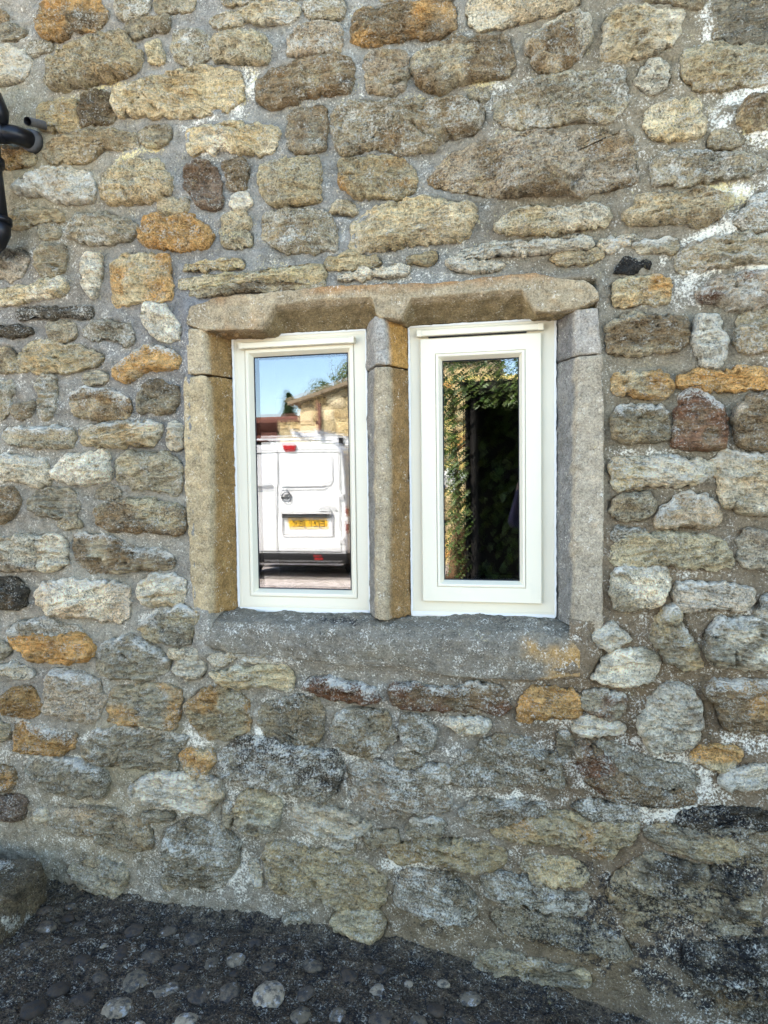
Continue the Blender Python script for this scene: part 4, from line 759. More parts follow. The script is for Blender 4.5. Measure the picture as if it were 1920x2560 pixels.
# random coursed rubble, joined: the parts of walls that the photograph does not show, and far walls
def rubble(x0, x1, z0, z1, seed, size=(0.12, 0.34), course=(0.09, 0.17), gap=0.022, proud=(0.012, 0.03), holes=(), codes='tgpbykt', ds=0.022):
    r = np.random.default_rng(seed); Vs, Ts, Qs, Cs, Ms = [], [], [], [], []; off = 0; z = z0; q = 0
    while z < z1 - 0.04:
        h = min(r.uniform(*course), z1 - z); x = x0 - r.uniform(0, 0.1)
        while x < x1:
            wd = r.uniform(*size); a, b = max(x, x0), min(x + wd, x1); x += wd
            if b - a < 0.05: continue
            if any(a < hb and b > ha and z < hd and z + h > hc for ha, hb, hc, hd in holes): continue
            g = gap * r.uniform(0.6, 1.3) / 2; jt = lambda s=0.012: r.normal(0, s)
            A, B, C, D = a + g, b - g, z + g, z + h - g
            if D - C < 0.03: continue
            P = [(A + abs(jt()), C + abs(jt())), ((A + B) / 2 + jt(), C + jt(.006)), (B - abs(jt()), C + abs(jt())), (B + jt(.004), (C + D) / 2 + jt()), (B - abs(jt()), D - abs(jt())), ((A + B) / 2 + jt(), D + jt(.006)), (A + abs(jt()), D - abs(jt())), (A + jt(.004), (C + D) / 2 + jt())]
            V, Ft, Fq, d, nzv, dm, _, _ = stone_geo(np.array(P), r.uniform(*proud), seed * 1000 + q, ds=ds)
            cc, ms = stone_colours(V, d, nzv, dm, codes[r.integers(len(codes))], 'T' if r.random() < 0.3 else '-', seed * 1000 + q); q += 1
            Vs.append(V); Ts.append(Ft + off); Qs.append(Fq + off); Cs.append(cc); Ms.append(ms); off += len(V)
        z += h
    return np.vstack(Vs), np.vstack(Ts), np.vstack(Qs), np.vstack(Cs), np.vstack(Ms)
parts = [rubble(-3.3, -1.84, -0.1, 3.5, 5), rubble(0.68, 2.0, -0.15, 3.5, 6), rubble(-1.84, 0.68, 3.02, 3.5, 8)]
o_ = 0; acc = [[], [], [], [], []]
for p_ in parts:
    acc[0].append(p_[0]); acc[1].append(p_[1] + o_); acc[2].append(p_[2] + o_); acc[3].append(p_[3]); acc[4].append(p_[4]); o_ += len(p_[0])
tq_obj('outlying_stones', *[np.vstack(a) for a in acc[:3]], MAT['stone'], front_wall, np.vstack(acc[3]), np.vstack(acc[4]), kind='stuff')

# rest of the front face, wall thickness, dark room and roof
def flat_patch(bm_list, name, rects, y, parent, mat):
    V = []; F = []
    for (a, b, c, d) in rects:
        n = len(V); V += [(a, y, c), (b, y, c), (b, y, d), (a, y, d)]; F.append((n, n + 1, n + 2, n + 3))
    V = np.array(V, float); return mesh_obj(name, V, F, mat, parent, smooth=False, col=mortar_tint(V[:, 0], V[:, 2]), msk=np.tile([0.2, 0.05, 0.08, 0.3], (len(V), 1)))
flat_patch(None, 'upper_wall', [(-5.4, GX0, -0.6, 5.9), (GX1, 5.0, -0.6, 5.9), (GX0, GX1, GZ1, 5.9)], 0.004, cottage, MAT['mortar'])
bm = bmesh.new()
box_bm(bm, -5.4, -5.0, 0.05, 7.0, -0.6, 5.9); box_bm(bm, 4.6, 5.0, 0.05, 7.0, -0.6, 5.9); box_bm(bm, -5.0, 4.6, 6.6, 7.0, -0.6, 5.9)
bm_obj('side_wall', bm, MAT['dark'], cottage)
# inner leaf of the front wall with the window opening
bm = bmesh.new()
box_bm(bm, -5.0, -0.93, 0.16, 0.5, -0.6, 5.9); box_bm(bm, 0.10, 4.6, 0.16, 0.5, -0.6, 5.9); box_bm(bm, -0.93, 0.10, 0.16, 0.5, -0.6, 0.98); box_bm(bm, -0.93, 0.10, 0.16, 0.5, 1.9, 5.9)
box_bm(bm, -0.47, -0.355, 0.14, 0.5, 0.98, 1.9)
bm_obj('inner_wall', bm, MAT['dark'], cottage)
box('room_floor', -5.0, 4.6, 0.5, 6.6, 0.1, 0.2, MAT['dark'], cottage)
box('room_ceiling', -5.0, 4.6, 0.5, 6.6, 2.5, 2.6, MAT['dark'], cottage)
V = np.array([(-5.6, -0.25, 5.82), (5.2, -0.25, 5.82), (5.2, 3.5, 8.3), (-5.6, 3.5, 8.3), (-5.6, 7.25, 5.82), (5.2, 7.25, 5.82),
              (-5.6, -0.25, 5.92), (5.2, -0.25, 5.92), (5.2, 3.5, 8.4), (-5.6, 3.5, 8.4), (-5.6, 7.25, 5.92), (5.2, 7.25, 5.92)])
mesh_obj('roof', V, [(0, 1, 2, 3), (3, 2, 5, 4), (6, 9, 8, 7), (9, 10, 11, 8), (0, 6, 7, 1), (4, 5, 11, 10), (0, 3, 9, 6), (3, 4, 10, 9), (1, 7, 8, 2), (2, 8, 11, 5)], MAT['slate'], cottage, smooth=False)

# ------------------------------------------------------------------ dressed stone surround
def dens(A, n_per):
    """A: (m,k,3) control rows -> densified (linear) with smoothing of the arrises"""
    def up(A, axis, step):
        m = A.shape[axis]; out = []
        for i in range(m - 1):
            a = np.take(A, i, axis); b = np.take(A, i + 1, axis); L = np.sqrt(((b - a) ** 2).sum(-1)).max(); n = max(1, int(math.ceil(L / step)))
            for t in np.arange(n) / n: out.append(a * (1 - t) + b * t)
        out.append(np.take(A, m - 1, axis)); return np.stack(out, axis)
    return up(up(A, 0, n_per), 1, n_per)
def dressed(name, rows, colfun, seed, parent=cottage, step=0.006, rough=0.0034, soft=1, white=0.12, black=0.08, big=0.004, **k):
    A = dens(np.asarray(rows, float), step)
    for _ in range(soft):
        B = A.copy(); B[:, 1:-1] = (A[:, :-2] + 2 * A[:, 1:-1] + A[:, 2:]) / 4; A = B
        B = A.copy(); B[1:-1] = (A[:-2] + 2 * A[1:-1] + A[2:]) / 4; A = B
    du = np.gradient(A, axis=0); dv = np.gradient(A, axis=1); nrm = np.cross(du, dv); nrm /= np.linalg.norm(nrm, axis=-1, keepdims=True) + 1e-9
    p1 = A[..., 0] + A[..., 1] * 0.7; p2 = A[..., 2] + A[..., 1] * 0.7
    nn = rough * fbm(p1 * 60, p2 * 60, seed, 4) + big * fbm(p1 * 9, p2 * 12, seed + 5, 3) - 0.006 * sst(0.42, 0.75, fbm(p1 * 22, p2 * 22, seed + 6, 3))
    A = A + nrm * nn[..., None]
    m, kk = A.shape[:2]
    V = A.reshape(-1, 3)
    F = grid_faces(kk, m)
    fx = np.linspace(0, 1, kk)[None].repeat(m, 0).ravel()
    C = colfun(V) * (1 + 0.14 * fbm(V[:, 0] * 13, V[:, 2] * 13, seed + 7, 4) + 0.12 * fbm(V[:, 0] * 50, V[:, 2] * 50 + V[:, 1] * 40, seed + 8, 3))[:, None]
    bw, by, bk = blob_masks(V[:, 0], V[:, 2])
    ms = np.stack([np.clip(white + bw * 0.6, 0, 1), np.full(len(V), 0.04), np.clip(black + bk, 0, 1), np.full(len(V), 0.5)], -1)
    return mesh_obj(name, V, F, MAT['dressed'], parent, col=C, msk=ms, **k)
YF = 0.115                                                   # where the splays end, behind the frame face
YW = -0.012
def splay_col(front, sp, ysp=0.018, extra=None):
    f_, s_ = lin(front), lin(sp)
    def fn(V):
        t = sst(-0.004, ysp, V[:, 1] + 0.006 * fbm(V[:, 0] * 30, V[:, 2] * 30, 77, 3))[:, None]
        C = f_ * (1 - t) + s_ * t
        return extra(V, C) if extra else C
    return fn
def jamb(name, pts, frame_x, outer_first, colf, seed, **k):
    """pts: list of (z, outer_x, arris_x); frame_x where the splay meets the frame plane y=0.09"""
    rows = []
    for z, ox, ax in pts:
        fx = frame_x + (frame_x - ax) * (YF - 0.09) / (0.09 - YW)
        r = [(ox, 0.06, z), (ox, YW, z), (ax, YW, z), (fx, YF, z)]
        rows.append(r if outer_first else r)
    e0 = [(p[0] + 0, 0.10, p[2]) for p in rows[0]]; e1 = [(p[0], 0.10, p[2]) for p in rows[-1]]
    return dressed(name, [e0] + rows + [e1], colf, seed, **k)
GF = (178, 170, 156); BR = (158, 130, 88)
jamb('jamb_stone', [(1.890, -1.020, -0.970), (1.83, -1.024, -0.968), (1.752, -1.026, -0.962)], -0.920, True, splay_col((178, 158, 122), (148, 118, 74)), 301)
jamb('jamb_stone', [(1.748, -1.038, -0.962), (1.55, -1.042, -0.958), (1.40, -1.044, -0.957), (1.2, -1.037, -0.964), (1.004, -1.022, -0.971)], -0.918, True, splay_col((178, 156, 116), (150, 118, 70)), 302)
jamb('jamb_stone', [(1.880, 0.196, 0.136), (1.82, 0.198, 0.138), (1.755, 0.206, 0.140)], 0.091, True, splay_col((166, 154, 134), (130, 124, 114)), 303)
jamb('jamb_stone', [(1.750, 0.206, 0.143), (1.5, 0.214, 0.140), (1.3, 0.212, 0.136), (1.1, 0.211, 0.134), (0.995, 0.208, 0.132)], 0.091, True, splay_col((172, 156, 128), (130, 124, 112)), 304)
def mullion(name, pts, colf, seed):
    rows = [[(-0.490, YF, z), (al, YW, z), (ar, YW, z), (-0.333, YF, z)] for z, al, ar in pts]
    e0 = [(p[0], 0.12, p[2]) for p in rows[0]]; e1 = [(p[0], 0.12, p[2]) for p in rows[-1]]
    return dressed(name, [e0] + rows + [e1], colf, seed)
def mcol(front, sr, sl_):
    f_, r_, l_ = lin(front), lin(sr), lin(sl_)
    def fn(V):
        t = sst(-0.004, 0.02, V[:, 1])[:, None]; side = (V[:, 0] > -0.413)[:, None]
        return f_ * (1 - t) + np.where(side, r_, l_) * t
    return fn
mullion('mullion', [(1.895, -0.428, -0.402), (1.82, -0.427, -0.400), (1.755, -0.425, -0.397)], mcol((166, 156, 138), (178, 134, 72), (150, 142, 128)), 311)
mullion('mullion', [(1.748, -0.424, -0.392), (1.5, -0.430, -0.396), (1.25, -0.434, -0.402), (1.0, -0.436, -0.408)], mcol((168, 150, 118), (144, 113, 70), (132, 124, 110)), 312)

# lintel: front face, chamfered over each light, with stops
LT = [(-1.022, 1.935), (-1.010, 1.962), (-0.94, 1.978), (-0.82, 1.981), (-0.64, 1.985), (-0.46, 1.984), (-0.32, 1.979), (-0.14, 1.979), (-0.03, 1.982), (0.03, 1.981), (0.087, 1.966), (0.165, 1.954), (0.192, 1.925), (0.196, 1.905)]
LB = [(-1.022, 1.905), (-0.968, 1.884), (-0.88, 1.878), (-0.775, 1.874), (-0.735, 1.944), (-0.594, 1.953), (-0.436, 1.948), (-0.418, 1.888), (-0.350, 1.880), (-0.318, 1.936), (-0.172, 1.940), (-0.005, 1.942), (0.028, 1.880), (0.087, 1.874), (0.142, 1.880), (0.182, 1.897), (0.196, 1.902)]
xs_ = sorted(set([p[0] for p in LT] + [p[0] for p in LB]))
rows = []
for x in xs_:
    zt = np.interp(x, [p[0] for p in LT], [p[1] for p in LT]); zb = np.interp(x, [p[0] for p in LB], [p[1] for p in LB]); zb = min(zb, zt - 0.004)
    zf = min(1.874, zb - 0.002)
    rows.append([(x, 0.06, zt + 0.006), (x, -0.016, zt), (x, -0.018, zb), (x, YF, zf)])
rows = [[(p[0], 0.10, p[2]) for p in rows[0]]] + rows + [[(p[0], 0.10, p[2]) for p in rows[-1]]]
def lint_extra(V, C):
    top = sst(1.955, 1.985, V[:, 2] + 0.012 * fbm(V[:, 0] * 18, V[:, 2] * 40, 5, 3)) * (V[:, 1] < 0.03)
    top = top * sst(-0.2, 0.25, fbm(V[:, 0] * 4 + 2, V[:, 2], 15, 2)) * 0.8
    lf = sst(-0.72, -0.95, V[:, 0]) * sst(-0.1, 0.4, fbm(V[:, 0] * 14, V[:, 2] * 14, 25, 3)) * 0.6
    t = np.maximum(top, lf)[:, None]
    return C * (1 - t) + lin((160, 112, 62)) * t
dressed('lintel', rows, splay_col((164, 144, 110), (140, 120, 84), 0.012, lint_extra), 321, big=0.008, white=0.14)

# sill
SB = [(-0.99, 0.905), (-0.90, 0.885), (-0.80, 0.877), (-0.66, 0.873), (-0.55, 0.858), (-0.45, 0.855), (-0.37, 0.864), (-0.22, 0.838), (0.0, 0.842), (0.10, 0.850), (0.150, 0.858)]
rows = []
for x, zb in SB:
    rows.append([(x, YF + 0.01, 1.004), (x, 0.05, 0.997), (x, 0.002, 0.980), (x, -0.016, 0.950), (x, -0.018, 0.91), (x, -0.014, zb), (x, 0.05, zb - 0.004)])
rows = [[(p[0], 0.09, p[2]) for p in rows[0]]] + rows + [[(p[0], 0.09, p[2]) for p in rows[-1]]]
def sill_col(V):
    C = np.tile(lin((124, 115, 97)), (len(V), 1)); x, z = V[:, 0], V[:, 2]
    f = (sst(-0.02, 0.10, x + 0.10 * fbm(x * 16, z * 16, 3, 4)) * sst(0.985, 0.93, z + 0.05 * fbm(x * 18, z * 18, 13, 3)) * 0.95)[:, None]
    C = C * (1 - f) + lin((172, 134, 78)) * f
    g = (sst(-0.1, 0.5, fbm(x * 5, z * 12, 44, 3)) * 0.5 * sst(0.95, 0.9, z))[:, None]
    return C * (1 - g) + lin((140, 130, 106)) * g
dressed('sill', rows, sill_col, 331, big=0.010, white=0.24, black=0.14)

# ------------------------------------------------------------------ the two windows
def rect_ring(name, x0, x1, z0, z1, prof, mat, parent, **k):
    """prof: list of (inset, y) swept round the rectangle with mitred corners"""
    V = []; n = len(prof)
    for ins, y in prof:
        V += [(x0 + ins, y, z0 + ins), (x1 - ins, y, z0 + ins), (x1 - ins, y, z1 - ins), (x0 + ins, y, z1 - ins)]
    F = []
    for i in range(n - 1):
        for j in range(4):
            a = i * 4 + j; b = i * 4 + (j + 1) % 4
            F.append((a, b, b + 4, a + 4))
    return mesh_obj(name, np.array(V), F, mat, parent, smooth=False, **k)
def pane(name, x0, x1, z0, z1, y, rx, rz, parent):
    cx, cz = (x0 + x1) / 2, (z0 + z1) / 2
    o = mesh_obj(name, np.array([(x0 - cx, 0, z0 - cz), (x1 - cx, 0, z0 - cz), (x1 - cx, 0, z1 - cz), (x0 - cx, 0, z1 - cz)]), [(0, 1, 2, 3)], MAT['glass'], parent, smooth=False)
    o.location = (cx, y, cz); o.rotation_euler = (rx, 0, rz); return o
def sealant(name, x0, x1, z0, z1, seed, parent):
    r = np.random.default_rng(seed); inner, outer, mid = [], [], []
    def side(ax, ay, bx, by, nxv, nzv, wbase, wamp, n):
        for i in range(n):
            t = i / n; x = ax + (bx - ax) * t; z = ay + (by - ay) * t
            wv = wbase + wamp * max(0, float(fbm(np.array([x * 14 + seed]), np.array([z * 14]), seed, 3)[0])) + 0.0007 * r.normal()
            inner.append((x - nxv * 0.004, 0.0885, z - nzv * 0.004)); mid.append((x + nxv * wv * 0.6, 0.083, z + nzv * wv * 0.6)); outer.append((x + nxv * wv, 0.088, z + nzv * wv))
    side(x0, z0, x1, z0, 0, -1, 0.011, 0.030, 70); side(x1, z0, x1, z1, 1, 0, 0.002, 0.004, 90)
    side(x1, z1, x0, z1, 0, 1, 0.0015, 0.003, 50); side(x0, z1, x0, z0, -1, 0, 0.0015, 0.004, 90)
    n = len(inner); V = np.array(inner + mid + outer); F = []
    for i in range(n):
        j = (i + 1) % n
        F.append((i, j, n + j, n + i)); F.append((n + i, n + j, 2 * n + j, 2 * n + i))
    return mesh_obj(name, V, F, MAT['sealant'], parent)
def vent(x0, x1, z0, z1, y, parent, slot=True):
    bm = bmesh.new(); box_bm(bm, x0, x1, y - 0.022, y + 0.002, z0, z1, 0.003)
    for xx in (x0 + 0.004, x1 - 0.004):
        box_bm(bm, xx - 0.008, xx + 0.008, y - 0.0235, y, z0 - 0.001, z1 + 0.001, 0.002)
    v = bm_obj('trickle_vent', bm, MAT['frame'], parent)
    if not slot: return
    bm = bmesh.new(); box_bm(bm, x0 + 0.030, x1 - 0.045, y - 0.008, y + 0.001, z0 - 0.0035, z0 - 0.0005)
    bm_obj('vent_slot', bm, MAT['gasket'], parent)
w1 = empty('window', (-0.70, 0.09, 1.0), parent=cottage, label='fixed cream window light reflecting the white van')
w1.location = (0, 0, 0)
rect_ring('frame', -0.917, -0.477, 1.006, 1.880, [(0, 0.14), (0, 0.092), (0.002, 0.090), (0.012, 0.0895), (0.0125, 0.0905), (0.0395, 0.0905), (0.0398, 0.094), (0.0412, 0.094), (0.0415, 0.0885), (0.0435, 0.0875), (0.050, 0.0875)], MAT['frame'], w1)
rect_ring('glazing_bead', -0.917, -0.477, 1.006, 1.880, [(0.0500, 0.0874), (0.0525, 0.0880), (0.0625, 0.1045), (0.0632, 0.108)], MAT['frame'], w1)
rect_ring('gasket', -0.917, -0.477, 1.006, 1.880, [(0.0632, 0.1065), (0.0662, 0.1068), (0.0668, 0.116)], MAT['gasket'], w1)
pane('glass_pane', -0.853, -0.541, 1.070, 1.816, 0.108, 0.0, 0.0, w1)
pane('glass_pane', -0.853, -0.541, 1.070, 1.816, 0.128, 0.0028, 0.0024, w1)
vent(-0.885, -0.515, 1.839, 1.857, 0.090, w1, False)
sealant('sealant', -0.917, -0.477, 1.006, 1.880, 41, w1)

w2 = empty('window', (-0.13, 0.09, 1.0), parent=cottage, label='cream opening casement with dark glass reflecting ivy')
w2.location = (0, 0, 0)
rect_ring('frame', -0.345, 0.088, 1.008, 1.880, [(0, 0.14), (0, 0.092), (0.002, 0.090), (0.010, 0.0895), (0.0105, 0.0905), (0.044, 0.0905), (0.0445, 0.12)], MAT['frame'], w2)
sash = rect_ring('sash', -0.308, 0.047, 1.046, 1.838, [(0.002, 0.0912), (0.0, 0.088), (0.0, 0.076), (0.0015, 0.0742), (0.045, 0.0738), (0.0455, 0.0775), (0.047, 0.0775), (0.0475, 0.0732), (0.0505, 0.0728), (0.053, 0.0736)], MAT['frame'], w2)
rect_ring('glazing_bead', -0.308, 0.047, 1.046, 1.838, [(0.0530, 0.0737), (0.0545, 0.0745), (0.0635, 0.0920), (0.064, 0.098)], MAT['frame'], w2)
rect_ring('gasket', -0.308, 0.047, 1.046, 1.838, [(0.064, 0.0960), (0.0665, 0.0962), (0.067, 0.106)], MAT['gasket'], w2)
pane('glass_pane', -0.2435, -0.0175, 1.111, 1.7735, 0.0985, 0.0, 0.0, w2)
pane('glass_pane', -0.2435, -0.0175, 1.111, 1.7735, 0.1185, 0.0022, -0.002, w2)
vent(-0.314, 0.050, 1.846, 1.864, 0.090, w2)
sealant('sealant', -0.345, 0.088, 1.008, 1.880, 43, w2)

# ------------------------------------------------------------------ ground
def ground_z(x, y):
    zb = np.interp(x, [-3.0, -1.52, -1.24, -1.0, -0.76, -0.46, -0.26, -0.10, 0.03, 0.17, 0.27, 0.6, 2.0], [0.07, 0.047, 0.028, 0.018, 0.018, 0.003, -0.017, -0.046, -0.068, -0.108, -0.14, -0.20, -0.30])
    t = sst(-1.25, -0.55, y); return zb * t + 0.0 * (1 - t)
_gx = np.r_[np.linspace(-3.0, -2.02, 40), np.linspace(-2.0, 0.8, 420), np.linspace(0.82, 2.0, 50)]; _gy = np.r_[np.linspace(-1.25, -0.72, 30), np.linspace(-0.71, 0.05, 115)]
nxg, nyg = len(_gx), len(_gy)
gxx, gyy = np.meshgrid(_gx, _gy)
gzz = ground_z(gxx, gyy) + (0.012 * fbm(gxx * 7, gyy * 7, 81, 4) + 0.012 * fbm(gxx * 26, gyy * 26, 82, 4) + 0.007 * fbm(gxx * 80, gyy * 80, 86, 3)) * sst(-1.25, -1.1, gyy)
gzz += 0.02 * sst(-0.05, 0.03, gyy)
V = np.stack([gxx.ravel(), gyy.ravel(), gzz.ravel()], -1)
gc = np.tile(lin((94, 80, 62)), (len(V), 1)) * (1 + 0.35 * fbm(V[:, 0] * 12, V[:, 1] * 12, 83, 4))[:, None]
wall_side = (sst(-0.07, 0.0, V[:, 1] + 0.05 * fbm(V[:, 0] * 9, V[:, 1] * 9, 84, 3)) * sst(0.4, -0.3, V[:, 0]))[:, None]
gc = gc * (1 - 0.6 * wall_side) + lin((112, 100, 80)) * 0.6 * wall_side
lf = (sst(-1.25, -1.6, V[:, 0]) * sst(-0.35, -0.05, V[:, 1] + 0.1 * fbm(V[:, 0] * 9, V[:, 1] * 9, 85, 3)))[:, None]
gc = gc * (1 - 0.7 * lf) + lin((104, 90, 66)) * 0.7 * lf
gm = np.stack([np.full(len(V), 0.24), np.full(len(V), 0.06), np.full(len(V), 0.60), np.full(len(V), 0.2)], -1)
cob = mesh_obj('cobbled_path', V, grid_faces(nxg, nyg), stone_material('dark_cobbled_concrete', 1.2, 1.0, 0.2, 1.0), None, col=gc, msk=gm, kind='structure', label='dark lichened concrete path set with pebbles below the wall')
def pebble_mesh(seed):
    bm = bmesh.new(); bmesh.ops.create_icosphere(bm, subdivisions=3, radius=1.0)
    co = np.array([v.co[:] for v in bm.verts]); n = 0.16 * fbm(co[:, 0] * 1.3 + seed, co[:, 1] * 1.3 + co[:, 2], seed, 3) + 0.05 * fbm(co[:, 0] * 4 + seed, co[:, 1] * 4 + co[:, 2] * 3, seed + 2, 2)
    for v, s in zip(bm.verts, n): v.co *= (1 + s)
    me = bpy.data.meshes.new('pebble'); bm.to_mesh(me); bm.free()
    me.polygons.foreach_set('use_smooth', np.ones(len(me.polygons), bool)); return me
def pebble_material():
    m, n, b = newmat('river_pebble'); k = NB(n); p = k.pos(); oi = k.node('ShaderNodeObjectInfo').outputs['Random']
    ra = k.node('ShaderNodeValToRGB'); n.links.new(oi, ra.inputs[0])
    e = ra.color_ramp.elements; e[0].color = c4(lin((66, 55, 42))); e[1].color = c4(lin((166, 148, 120)))
    for ps, c in ((0.3, (78, 66, 52)), (0.55, (94, 82, 66)), (0.85, (112, 99, 78))):
        x = e.new(ps); x.color = c4(lin(c))
    c = k.scale(ra.outputs[0], k.math('MULTIPLY_ADD', k.math('SUBTRACT', k.noise(p, 60, 6, 0.65), 0.5), 1.6, 1.0))
    wf = k.math('MULTIPLY', k.math('SUBTRACT', k.noise(k.vadd(p, (3, 3, 3)), 42, 5, 0.7), k.math('MULTIPLY_ADD', oi, -0.16, 0.69)), 14.0, clamp=True)
    c = k.mix(k.math('MULTIPLY', wf, 0.8), c, c4(lin((176, 174, 168))))
    kf = k.math('MULTIPLY', k.math('SUBTRACT', k.noise(k.vadd(p, (6, 1, 3)), 55, 5, 0.7), 0.48), 9.0, clamp=True)
    c = k.mix(k.math('MULTIPLY', kf, 0.8), c, (0.03, 0.03, 0.03, 1))
    n.links.new(c, b.inputs['Base Color']); b.inputs['Roughness'].default_value = 0.8; b.inputs['Specular IOR Level'].default_value = 0.25
    n.links.new(k.bump(k.noise(p, 150, 5, 0.65), 0.5, 0.006), b.inputs['Normal']); return m
PM = pebble_material(); pms = [pebble_mesh(s) for s in range(5)]
for me in pms: me.materials.append(PM)
PEB = [(-1.284,-0.076,0.022),(-1.372,-0.146,0.014),(-1.2,-0.125,0.027),(-1.094,-0.098,0.021),(-1.002,-0.111,0.027),(-0.808,-0.098,0.019),(-1.363,-0.225,0.024),(-1.461,-0.266,0.018),(-1.463,-0.302,0.008),(-1.267,-0.278,0.024),(-1.182,-0.22,0.024),(-1.078,-0.214,0.033),(-0.901,-0.202,0.021),(-0.834,-0.175,0.024),(-0.98,-0.244,0.023),(-0.731,-0.183,0.019),(-1.437,-0.371,0.013),(-1.364,-0.341,0.006),(-1.173,-0.327,0.022),(-1.079,-0.309,0.034),(-1.262,-0.388,0.027),(-1.179,-0.408,0.027),(-0.876,-0.314,0.032),(-0.974,-0.321,0.026),(-0.798,-0.3,0.029),(-1.069,-0.405,0.034),(-1.281,-0.463,0.028),(-0.698,-0.28,0.033),(-1.457,-0.075,0.016),(-0.908,-0.109,0.014),(-0.716,-0.124,0.026),(-0.609,-0.146,0.024),(-0.421,-0.111,0.023),(-0.5,-0.159,0.028),(-0.692,-0.279,0.04),(-0.596,-0.249,0.022),(-0.407,-0.2,0.023),(-0.242,-0.205,0.023),(-0.585,-0.324,0.026),(-0.49,-0.3,0.021),(-0.383,-0.285,0.034),(-0.283,-0.266,0.025),(-0.171,-0.227,0.026),(-0.157,-0.127,0.025),(-0.327,-0.14,0.014),(-0.088,-0.2,0.019)]
rp = random.Random(5)
pl = [(x, y, r * 1.15) for x, y, r in PEB]
tries = 0
while len(pl) < 230 and tries < 6000:
    tries += 1
    x, y, r = rp.uniform(-2.3, 0.7), rp.uniform(-1.1, -0.1), rp.uniform(0.012, 0.038)
    if all((x - a) ** 2 + (y - b) ** 2 > (r + c + 0.012) ** 2 for a, b, c in pl): pl.append((x, y, r))
for i, (x, y, r) in enumerate(pl):
    o = bpy.data.objects.new('pebble', pms[i % 5]); z = float(ground_z(np.array([x]), np.array([y]))[0])
    o.location = (x, y, z - r * 0.09); o.scale = (r * rp.uniform(0.9, 1.25), r * rp.uniform(0.75, 1.0), r * rp.uniform(0.38, 0.55)); o.rotation_euler = (rp.uniform(-.15, .15), rp.uniform(-.15, .15), rp.uniform(0, 6.28))
    link(o, cob)
V = []; F = []
GY = 0.12                                                    # the yard rises a little towards the van
V += [(-400, -2.6, -0.004), (400, -2.6, -0.004), (400, -1.25, -0.004), (-400, -1.25, -0.004), (-400, -4.2, GY), (400, -4.2, GY), (400, -600, GY), (-400, -600, GY)]; F += [(0, 1, 2, 3), (4, 5, 1, 0), (7, 6, 5, 4)]
for (a, b, c, d) in [ (-400, -3.0, -1.25, 0.03), (2.0, 400, -1.25, 0.03), (-400, -5.4, 0.03, 600), (5.0, 400, 0.03, 600), (-5.4, 5.0, 7.0, 600)]:
    n = len(V); V += [(a, c, -0.004), (b, c, -0.004), (b, d, -0.004), (a, d, -0.004)]; F.append((n, n + 1, n + 2, n + 3))
mesh_obj('gravel_yard', np.array(V, float), F, MAT['gravel'], None, smooth=False, kind='structure', label='pale pinkish gravel yard in front of the cottage')

# black lichened kerb boulder at the foot of the wall
bm = bmesh.new(); bmesh.ops.create_icosphere(bm, subdivisions=6, radius=1.0)
co = np.array([v.co[:] for v in bm.verts]); bm.verts.ensure_lookup_table()
co = np.sign(co) * np.abs(co) ** 0.36
co = co * (1 + 0.10 * fbm(co[:, 0] * 1.5, co[:, 1] * 1.5 + co[:, 2] * 1.2, 5, 4) + 0.09 * fbm(co[:, 0] * 6, co[:, 1] * 6 + co[:, 2] * 5, 6, 5))[:, None]
co = co * np.array([0.20, 0.13, 0.115]) + np.array([-1.735, -0.18, 0.075])
F = np.array([[v.index for v in f.verts] for f in bm.faces]); bm.free()
bc = np.tile(lin((112, 98, 74)), (len(co), 1)) * (1 + 0.4 * fbm(co[:, 0] * 20, co[:, 2] * 20 + co[:, 1] * 15, 8, 3))[:, None]
t = sst(0.10, 0.02, co[:, 2])[:, None]; bc = bc * (1 - t) + lin((104, 88, 62)) * t
bmk = np.stack([0.12 + 0.6 * sst(0.2, 0.5, fbm(co[:, 0] * 9, co[:, 2] * 14 + co[:, 1] * 9, 9, 3)), np.full(len(co), 0.05), np.full(len(co), 0.42), np.full(len(co), 0.4)], -1)
mesh_obj('boulder', co, F, MAT['stone'], None, col=bc, msk=bmk, label='black lichen spotted boulder at the left foot of the wall', cat='boulder')

# ------------------------------------------------------------------ waste pipe and overflow pipe
pipe = empty('waste_pipe', (-1.68, -0.07, 2.2), label='black plastic waste pipe with elbow at the upper left edge of the wall', cat='pipe')
pipe.location = (0, 0, 0)
def arc(c, r, a0, a1, n, ax1, ax2):
    return [Vector(c) + Vector(ax1) * (r * math.cos(a0 + (a1 - a0) * i / n)) + Vector(ax2) * (r * math.sin(a0 + (a1 - a0) * i / n)) for i in range(n + 1)]
tube_obj('branch_pipe', [(-1.95, -0.08, 2.545), (-1.60, -0.08, 2.515)] , 0.026, MAT['black'], pipe, n=24)
tube_obj('socket', [(-1.640, -0.08, 2.519), (-1.578, -0.079, 2.513)], 0.030, MAT['black'], pipe, n=24)
tube_obj('elbow', [(-1.61, -0.08, 2.516), (-1.578, -0.078, 2.513), (-1.562, -0.066, 2.513), (-1.555, -0.045, 2.516), (-1.553, 0.0, 2.523), (-1.553, 0.04, 2.525)], 0.027, MAT['black'], pipe, n=24)
tube_obj('collar', [(-1.553, -0.018, 2.521), (-1.553, 0.006, 2.523)], [0.032, 0.037], MAT['lead'], pipe, n=28)
tube_obj('hopper_bend', [(-1.70, -0.10, 2.66), (-1.66, -0.10, 2.64), (-1.62, -0.10, 2.605), (-1.60, -0.10, 2.565), (-1.60, -0.10, 2.53)], [0.038, 0.042, 0.044, 0.040, 0.034], MAT['black'], pipe, n=28)
tube_obj('down_pipe', [(-1.650, -0.08, 2.56), (-1.640, -0.08, 2.40), (-1.624, -0.08, 2.235)], 0.032, MAT['black'], pipe, n=28)
